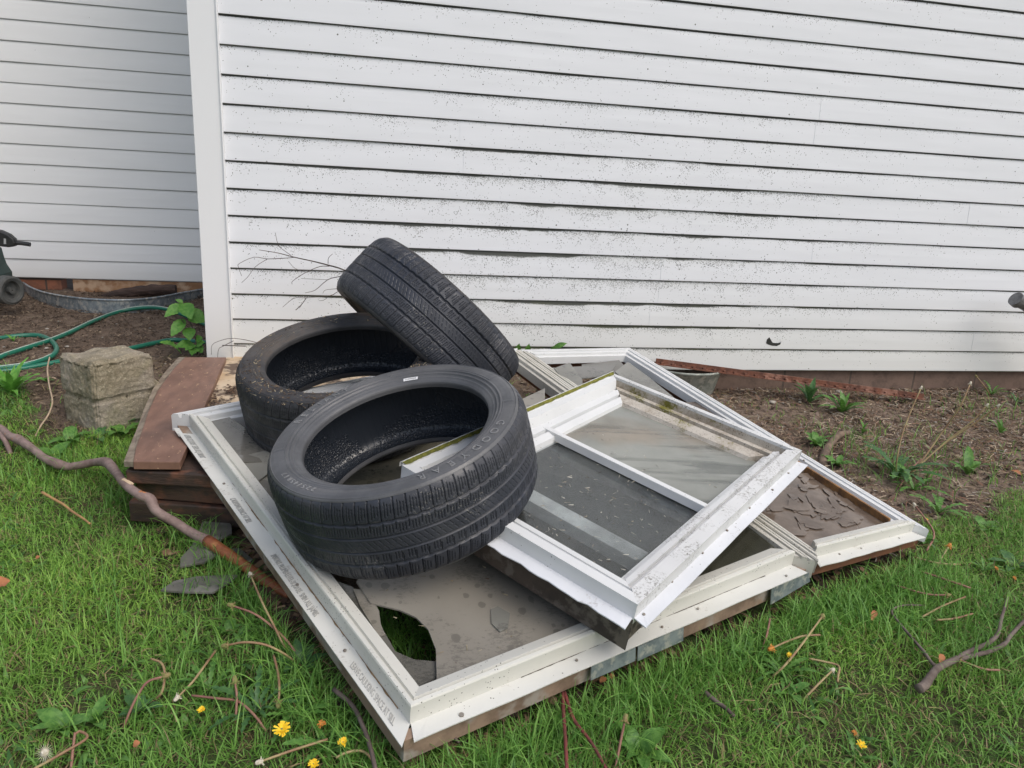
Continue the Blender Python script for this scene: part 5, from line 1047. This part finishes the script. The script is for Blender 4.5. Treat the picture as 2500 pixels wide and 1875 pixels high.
def rosette(px, py, R_, nlv, kind, mat, label, hmax=0.6, wd=0.22, name='weed', group=None, seed=0):
    R_ = R_ * (0.58 if py > 1270 else 0.88); wd = wd * 0.85
    random.seed(1000 + int(px) + seed); b = gg(px, py); t = MB()
    for i in range(nlv):
        a = 2 * math.pi * i / nlv + random.uniform(-0.35, 0.35); L_ = R_ * random.uniform(0.6, 1.1); e = random.uniform(0.08, hmax)
        leaf_geo(t, b + np.array([0, 0, 0.003]), b + np.array([math.cos(a) * L_ * math.cos(e), math.sin(a) * L_ * math.cos(e), 0.006 + L_ * math.sin(e)]), L_ * wd * random.uniform(0.8, 1.25), kind, (0, 0, 1), 0.16, nseg=14 if kind == 'lobed' else 10)
    return tag(t.build(name, mat, smooth=True, origin=b), label, 'weed', group)
W = [(1975, 985, .15, 9, 'lance', M_WEEDD, 'leafy weed clump in the mulch just right of the zinc tub', 1.1, .26), (2055, 1010, .16, 16, 'lance', M_WEED, 'bushy bright weed clump in the mulch right of the darker clump', 1.1, .24),
     (1992, 1090, .10, 10, 'oval', M_WEED, 'small pale weed rosette beside the branch stub', .7, .4), (2105, 1060, .09, 3, 'lance', M_WEED, 'upright three-leaved sprig in the mulch behind the branch stub', 1.3, .35),
     (2190, 1165, .20, 17, 'lobed', M_WEEDD, 'large dandelion rosette with tall stems at the mulch edge', .55, .26), (2230, 1200, .14, 10, 'lobed', M_WEED, 'dandelion rosette in front of the large rosette', .5, .26), (2360, 1160, .13, 6, 'oval', M_WEED, 'broad-leaved weed on the mulch right of the large rosette', .9, .36),
     (2045, 1140, .09, 8, 'oval', M_WEED, 'small weed in the mulch below the branch stub', .6, .4), (1985, 1190, .0, 0, '', None, '', 0, 0), (2440, 1060, .10, 6, 'lance', M_WEED, 'sprig of weed in the mulch near the right edge', 1.1, .25), (2290, 1255, .13, 10, 'lobed', M_WEED, 'dandelion leaves at the right corner of the frames', .5, .28),
     (1590, 925, .0, 0, '', None, '', 0, 0), (2105, 915, .10, 5, 'oval', M_WEEDD, 'dark weed growing at the foundation behind the rusty post', 1.0, .35), (2160, 905, .08, 6, 'lance', M_WEED, 'small weed at the foundation right of the dark one', 1.1, .3), (2280, 935, .05, 6, 'oval', M_WEEDD, 'tiny weed by the end of the rusty post', .9, .4), (2420, 965, .11, 10, 'lobed', M_WEED, 'low weed against the foundation near the right edge', .6, .25), (2480, 985, .10, 9, 'lobed', M_WEEDD, 'low weed cut by the right edge under the foundation', .6, .25),
     (30, 965, .19, 20, 'lance', M_WEEDY, 'bright grassy weed clump at the left edge below the hose', .9, .18), (115, 935, .06, 4, 'oval', M_WEED, 'tiny seedling left of the concrete block', .6, .4), (33, 835, .06, 4, 'lance', M_WEEDY, 'small sprig inside the hose loop', 1.1, .35),
     (172, 1085, .10, 7, 'oval', M_WEED, 'round-leaved weed below the concrete block', .5, .55), (235, 1078, .08, 6, 'oval', M_WEEDD, 'round-leaved weed right below the block corner', .5, .55), (300, 1065, .09, 6, 'oval', M_WEED, 'round-leaved weed between the block and the plank', .6, .5), (355, 1030, .10, 8, 'lance', M_WEEDD, 'dark weed tuft growing beside the plank edge', .9, .2), (135, 1120, .08, 6, 'oval', M_WEED, 'round-leaved weed left under the crooked branch', .5, .55), (310, 1165, .07, 5, 'oval', M_WEED, 'broad leaf by the bend of the crooked branch', .5, .5),
     (155, 1790, .105, 7, 'oval', M_WEED, 'wide-leaved plantain at the lower left', .7, .5), (235, 1770, .085, 6, 'oval', M_WEED, 'plantain with upright leaves near the lower left', .9, .5), (345, 1745, .08, 7, 'oval', M_WEEDD, 'plantain around the curved dandelion stalks', .7, .5), (510, 1690, .14, 9, 'lobed', M_WEED, 'dandelion rosette left of the near frame side', .6, .28), (625, 1745, .16, 12, 'lobed', M_WEEDD, 'dandelion rosette near the brown twig', .5, .28), (720, 1760, .15, 11, 'lobed', M_WEED, 'dandelion rosette carrying the yellow flowers', .5, .3), (560, 1550, .07, 6, 'oval', M_WEED, 'round-leaved weed in the grass left of the frame', .5, .6), (735, 1640, .12, 8, 'oval', M_WEEDD, 'dark plantain against the left wooden jamb', .7, .45), (800, 1840, .14, 10, 'lobed', M_WEED, 'dandelion leaves at the bottom below the frame corner', .5, .3),
     (1830, 1620, .15, 8, 'lobed', M_WEED, 'dandelion rosette with pale leaves right of the frame', .7, .28), (1905, 1655, .13, 9, 'lobed', M_WEED, 'dandelion rosette below the crossed stalks', .5, .28), (1930, 1700, .09, 4, 'oval', M_WEED, 'flat single-leaf weed below the crossed stalks', .3, .4), (2260, 1330, .10, 7, 'oval', M_WEED, 'clover-like weed beyond the right frame corner', .6, .5), (2400, 1300, .13, 9, 'oval', M_WEED, 'patch of broad weeds at the right above the branch', .6, .45), (2470, 1390, .12, 8, 'oval', M_WEEDD, 'broad weed at the right edge above the branch', .6, .45), (2400, 1400, .11, 8, 'lobed', M_WEED, 'low weed between the orange flowers at the right', .6, .3), (1780, 1790, .0, 0, '', None, '', 0, 0), (2085, 1860, .10, 8, 'lobed', M_WEED, 'dandelion rosette under the lower right yellow flower', .5, .3), (1395, 1770, .07, 4, 'oval', M_WEEDY, 'small bright leaf cluster between the red shoots', .6, .6), (1560, 1850, .12, 7, 'oval', M_WEED, 'pale plantain at the bottom right of the red shoots', .5, .5)]
for i, w_ in enumerate(W):
    if w_[3]: rosette(*w_[:7], hmax=w_[7], wd=w_[8])
# leaves behind the back frame
for pts, lb in ((((1262, 858), (1268, 838), (1285, 862), (1292, 838)), 'leaf pair poking up behind the frame beside the leaning tyre'), (((1345, 858), (1362, 845), (1350, 850), (1385, 838)), 'small leaves poking over the back frame rail')):
    mb = MB(); q0 = gy(pts[0][0], pts[0][1] + 12, -0.07)
    for i in (0, 2): leaf_geo(mb, gy(*pts[i], -0.07), gy(*pts[i + 1], -0.09), .028, 'lance', (0, -0.8, 0.5), 0.1)
    mb.tube([q0, gy(*pts[0], -0.07)], 0.0015, 5); mb.tube([q0, gy(*pts[2], -0.07)], 0.0015, 5); tag(mb.build('weed', M_WEED, smooth=True, origin=q0), lb, 'weed')
# ---- dandelions
M_STEM = simple('spent_stem', (0.34, 0.27, 0.13, 1), (0.25, 0.14, 0.08, 1), 12, 0.6, lo=0.4, hi=0.6); M_STEMP = simple('pinkish_stem', (0.30, 0.16, 0.11, 1), (0.20, 0.09, 0.07, 1), 12, 0.6); M_YEL = simple('yellow_petals', (0.85, 0.62, 0.02, 1), (0.80, 0.48, 0.015, 1), 200, 0.6); M_SEED = simple('seed_head_white', (0.62, 0.58, 0.48, 1), (0.45, 0.40, 0.3, 1), 200, 0.9); M_BUD = simple('bud_green', (0.16, 0.20, 0.05, 1), (0.25, 0.17, 0.08, 1), 150, 0.7); M_ORG = simple('wilted_orange', (0.55, 0.22, 0.03, 1), (0.4, 0.15, 0.03, 1), 200, 0.7)
def head_bud(mb, p, d, r, mi):
    d = Vector([float(c) for c in d]).normalized(); p = Vector([float(c) for c in p]); mb.tube([p - d * r * 0.6, p, p + d * r * 1.2, p + d * r * 2.2, p + d * r * 2.6], [r * 0.3, r * 0.9, r, r * 0.8, r * 0.55], 8, mi=mi)
    for i in range(9):
        a = 2 * math.pi * i / 9; s_ = d.orthogonal().normalized(); s2 = d.cross(s_); o_ = (s_ * math.cos(a) + s2 * math.sin(a)); mb.add([p + o_ * r * 0.6 + s_.cross(o_) * 0.0, p + o_ * r * 2.0 - d * r * random.uniform(-.2, 1.1), p + o_ * r * 0.7 + d * r * 0.7], [(0, 1, 2)], mi)
def stalk(pts, r0, mat, head, label, hh=0.035, group=None):
    P_ = [gg(q[0], q[1], q[2] if len(q) > 2 else hh) for q in pts]; t = thing('dandelion_stalk', label, 'dandelion stalk', gg(pts[-1][0], pts[-1][1]), group)
    mb = MB(); mb.tube(P_, [r0 * 0.85] + [r0] * (len(P_) - 1), 6, smooth_n=5); mb.build('stalk', mat, t, smooth=True)
    if head:
        mb = MB(); d = P_[0] - P_[1]; head_bud(mb, P_[0], d, {'bud': .0055, 'seed': .0045, 'yellow': .006}[head], 0); mb.build('flower_head', {'bud': M_BUD, 'seed': M_SEED, 'yellow': M_ORG}[head], t)
S = [([(612, 1404, .11), (640, 1470, .10), (665, 1520, .08), (690, 1570, .05), (712, 1600, .01)], M_STEM, 'seed', 'tallest pale spent dandelion stalk leaning left beside the frame'), ([(570, 1480, .10), (620, 1498, .09), (665, 1530, .07), (705, 1570, .05), (742, 1625, .01)], M_STEMP, 'bud', 'pinkish spent stalk crossing behind the tallest stalk'),
     ([(556, 1575, .08), (600, 1568, .09), (650, 1575, .08), (700, 1600, .05), (738, 1630, .01)], M_STEM, 'bud', 'arched spent stalk with a green-brown head left of the frame'), ([(436, 1700, .03), (470, 1665, .04), (500, 1625, .05), (527, 1588, .05)], M_STEM, 'seed', 'straight spent stalk slanting in the grass at left'),
     ([(368, 1608, .06), (395, 1620, .06), (402, 1650, .05), (395, 1690, .03), (377, 1710, .01)], M_STEM, None, 'hooked pale stalk without a head'), ([(398, 1652, .06), (360, 1665, .06), (335, 1700, .05), (318, 1735, .04), (300, 1780, .01)], M_STEMP, 'bud', 'curved pinkish stalk touching the hooked stalk'),
     ([(574, 1668, .06), (578, 1700, .045), (575, 1765, .01)], M_STEMP, 'bud', 'short upright stalk with a closed green bud'), ([(468, 1698), (530, 1705), (580, 1712), (620, 1745), (652, 1788, .01)], M_STEMP, None, 'long low pinkish stalk lying under the closed bud'), ([(680, 1712, .04), (682, 1680, .05), (678, 1640, .05), (668, 1600, .05)], M_STEM, 'bud', 'upside-down drooping stalk near the frame with a bud at its foot'),
     ([(60, 1890), (93, 1872), (150, 1840), (212, 1802), (196, 1786), (184, 1792)], M_STEM, None, 'thick pale stalk folded over at the lower left'), ([(183, 1788, .05), (178, 1830, .03), (172, 1890, .01)], M_STEMP, None, 'brown stalk standing behind the folded stalk'), ([(640, 1858), (720, 1830), (800, 1805)], M_STEM, 'seed', 'long pale stalk at the bottom edge'),
     ([(820, 1850), (845, 1838), (880, 1833), (905, 1850), (922, 1890, .01)], M_STEM, None, 'hooped pale stalk at the bottom below the frame corner'), ([(2006, 1507, .07), (1960, 1570, .06), (1920, 1620, .05), (1886, 1652, .02)], M_STEM, 'bud', 'long straight stalk slanting across the right lawn'), ([(1887, 1582, .05), (1920, 1567, .05), (1960, 1553, .05), (2002, 1550, .05)], M_STEM, 'yellow', 'stalk with a closed yellow flower crossing the slanting one'),
     ([(1975, 1608), (2010, 1615), (2047, 1626), (2046, 1650), (2045, 1664)], M_STEM, None, 'stalk bent at a right angle on the right lawn'), ([(2031, 1638), (2000, 1668), (1962, 1707, .01)], M_STEM, 'seed', 'short straight stalk below the bent one'), ([(2243, 1393), (2300, 1412), (2370, 1436)], M_STEMP, None, 'straight tan stalk lying beyond the right frame corner'),
     ([(2310, 1453), (2260, 1450), (2190, 1430)], M_STEMP, 'bud', 'tan stalk with a head below the straight tan stalk'), ([(2357, 1457), (2300, 1480), (2250, 1507)], M_STEM, None, 'greenish stalk above the dead branch'), ([(2375, 1498), (2330, 1510), (2285, 1514)], M_STEM, None, 'short greenish stalk just above the dead branch twig'), ([(2232, 1360), (2290, 1375), (2345, 1378)], M_STEM, None, 'stalk lying at the mulch edge near the frame corner'),
     ([(2235, 1235, .10), (2280, 1300, .04), (2262, 1345, .02)], M_STEMP, 'seed', 'reddish stalk standing at the right frame corner'), ([(2316, 1335, .05), (2300, 1362, .03), (2285, 1392, .01)], M_STEM, 'yellow', 'little stalk with a yellow head right of the frame corner'), ([(1525, 1762, .08), (1515, 1810, .05), (1500, 1890, .01)], M_STEMP, 'bud', 'upright stalk with a pointed bud at the bottom centre'),
     ([(1880, 1510, .07), (1872, 1550, .05), (1860, 1590, .02)], M_STEMP, None, 'short dark stalk by the frame edge'), ([(2345, 1612), (2400, 1633), (2440, 1636)], M_STEMP, 'bud', 'stalk lying beside the dead branch'), ([(2150, 1865), (2135, 1890)], M_STEMP, None, 'stubby stalk at the bottom edge'),
     ([(2248, 949, .34), (2225, 1000, .26), (2203, 1060, .17), (2190, 1120, .08), (2187, 1160, .0)], M_STEM, 'seed', 'tall left stalk with a white head rising from the mulch rosette'), ([(2368, 938, .38), (2345, 990, .30), (2300, 1055, .18), (2250, 1125, .07), (2213, 1165, .0)], M_STEM, 'seed', 'tallest stalk with a white head rising from the mulch rosette'),
     ([(2435, 992, .30), (2380, 1033, .22), (2310, 1080, .13), (2240, 1140, .04), (2215, 1168, .0)], M_STEM, 'seed', 'right-leaning stalk with a white head over the mulch'), ([(2408, 991, .30), (2372, 1030, .23), (2310, 1078, .14), (2235, 1145, .03)], M_STEM, 'seed', 'stalk with a small white head beside the right-leaning one'), ([(2385, 920, .12), (2405, 945, .08), (2418, 966, .0)], M_STEM, 'bud', 'thin stalk at the foundation near the right edge'), ([(2250, 1120, .05), (2225, 1145, .04), (2195, 1190, .01)], M_STEMP, None, 'short reddish stalk in the mulch rosette')]
for pts, mt, hd, lb in S: stalk(pts, 0.0026 if pts[0][1] > 1400 else 0.0030, mt, hd, lb)
def flower(px, py, r, label, mat=M_YEL, h=0.05, lean=(0, -0.45, 0.9), petals=46):
    r = r * 0.72; p = gg(px, py, h); b = gg(px, py + 12, 0); t = thing('dandelion_flower', label, 'dandelion', b); nn = Vector(lean).normalized(); s_ = nn.orthogonal().normalized(); s2 = nn.cross(s_); random.seed(px)
    mb = MB(); pv = Vector([float(c) for c in p])
    for i in range(petals):
        a = random.uniform(0, 6.283); lay = random.random(); L_ = r * (0.45 + 0.6 * lay) * random.uniform(0.85, 1.15); o_ = s_ * math.cos(a) + s2 * math.sin(a); e = nn * (0.9 - 0.85 * lay) * L_; w_ = o_.cross(nn) * r * 0.085
        mb.add([pv - w_, pv + w_, pv + o_ * L_ + e + w_ * 1.2, pv + o_ * L_ + e - w_ * 1.2], [(0, 1, 2, 3)])
    mb.build('petals', mat, t); mb = MB(); head_bud(mb, pv - nn * r * 0.5, nn, r * 0.24, 0); mb.tube([b, pv - nn * r * 0.5], 0.002, 6); mb.build('stalk', M_BUD, t)
flower(688, 1780, .021, 'largest open yellow dandelion flower at the lower left'); flower(491, 1733, .010, 'small half-closed yellow dandelion at the lower left'); flower(786, 1768, .011, 'yellow dandelion between the large one and the frame corner', M_ORG); flower(837, 1812, .013, 'yellow dandelion right below the near frame corner'); flower(765, 1865, .013, 'yellow dandelion at the bottom edge')
flower(1928, 1600, .010, 'yellow dandelion under the crossed stalks at right'); flower(2103, 1820, .014, 'open yellow dandelion low on the right lawn'); flower(2086, 1789, .008, 'orange closed dandelion above the open one', M_ORG); flower(2432, 1387, .009, 'orange wilted dandelion near the right edge', M_ORG); flower(2476, 1411, .009, 'orange dandelion closest to the right edge', M_ORG); flower(2262, 1268, .007, 'tiny yellow dandelion at the frame corner')
# seed head lower left
p = gg(110, 1835, .06); sd_ = thing('seed_head', 'bare white dandelion seed head with radiating bracts at the lower left', 'dandelion', gg(112, 1870)); mb = MB(); pv = Vector([float(c) for c in p])
for i in range(22):
    a = 2 * math.pi * i / 22; o_ = Vector((math.cos(a), 0.35 * math.sin(a) - 0.2, math.sin(a))); w_ = Vector((-math.sin(a), 0, math.cos(a))) * 0.0011; L_ = 0.018 * random.uniform(0.8, 1.15); mb.add([pv - w_, pv + w_, pv + o_ * L_], [(0, 1, 2)])
mb.tube([pv - Vector((0, 0, 0.004)), pv + Vector((0, -.002, 0.0)), pv + Vector((0, -.004, 0.004))], [0.005, 0.0068, 0.004], 10); mb.tube([gg(112, 1872), pv], 0.0018, 6); mb.build('head', M_SEED, sd_)
# loose dry leaves
M_DLF = simple('dry_leaf_orange', (0.42, 0.17, 0.07, 1), (0.28, 0.11, 0.05, 1), 30, 0.8)
for bx, by, tx, ty, wd, lb in ((-8, 1432, 24, 1418, .035, 'dry orange leaf at the left edge of the lawn'), (88, 1365, 98, 1358, .012, 'small dry leaf scrap in the left lawn'), (1465, 1665, 1480, 1655, .014, 'curled dry leaf below the galvanised strap'), (1490, 1655, 1500, 1648, .012, 'smaller curled dry leaf right of the other under the strap'), (2128, 1515, 2136, 1492, .014, 'folded tan leaf in the grass right of the frame'), (2295, 1618, 2300, 1598, .014, 'orange leaf stub beside the dead branch'), (325, 1822, 342, 1812, .014, 'tan leaf scrap in the lower left grass'), (2460, 1150, 2495, 1162, .03, 'brown dead leaf on the mulch at the right edge')):
    mb = MB(); h_ = .035 if by > 1200 else .012; leaf_geo(mb, gg(bx, by, h_), gg(tx, ty, h_ + .005), wd, 'oval', (0, -.3, 1), .15); tag(mb.build('dry_leaf', M_DLF, smooth=True), lb, 'dry leaf')
# pebbles
random.seed(5); peb = []
M_PEB = [simple('pebble_pale', (0.42, 0.39, 0.34, 1), (0.30, 0.27, 0.23, 1), 30, 0.8), simple('pebble_brown', (0.22, 0.16, 0.12, 1), (0.14, 0.10, 0.08, 1), 30, 0.8)]
protos = []
for k_ in range(5):
    def pf(q, k_=k_):
        v_ = q.normalized(); r = 0.5 * (1 + 0.35 * mnoise.noise(v_ * 1.3 + Vector((k_ * 7, 0, 0)))); return Vector((v_.x * r * 1.2, v_.y * r, v_.z * r * 0.7 + 0.25))
    o = lump('pebble', pf, M_PEB[k_ % 2], (0, 0, 0), 5); protos.append(o)
first = set()
def pebble(px, py, size, label, group):
    p = gg(px, py); k_ = random.randrange(5); o = protos[k_]
    if k_ in first: o = o.copy(); COL.objects.link(o)
    first.add(k_); o.location = Vector([float(c) for c in p]); s_ = size; o.scale = (s_ * random.uniform(.8, 1.3), s_, s_ * random.uniform(.6, 1.0)); o.rotation_euler = (0, 0, random.uniform(0, 6.28)); tag(o, label, 'pebble', group)
for i in range(170):
    while True:
        px_, py_ = random.uniform(1790, 2540), random.uniform(935, 1110)
        if random.random() < (0.25 + 0.75 * (px_ > 2300)) and py_ > 940 + (2500 - px_) * 0.0: break
    pebble(px_, py_, random.choice([.006, .008, .010, .012, .016]), 'small pale stone among the mulch by the foundation', 'stones in the mulch along the foundation')
for px_, py_, s_, lb in ((1885, 985, .030, 'pale rounded stone left in the mulch'), (2048, 962, .036, 'largest pale stone below the rusty post'), (2130, 975, .024, 'grey stone below the middle of the rusty post'), (2148, 978, .026, 'pale stone right of the grey stone under the post'), (2217, 974, .030, 'flat pale stone at the end of the rusty post'), (2292, 1003, .034, 'tan stone in the mulch right of the post end')):
    pebble(px_, py_, s_, lb, None)
for i in range(55):
    pebble(random.uniform(-20, 480), random.uniform(750, 900), random.choice([.006, .009, .012, .016]), 'small stone lying on the bare soil near the hose', 'stones on the bare soil')
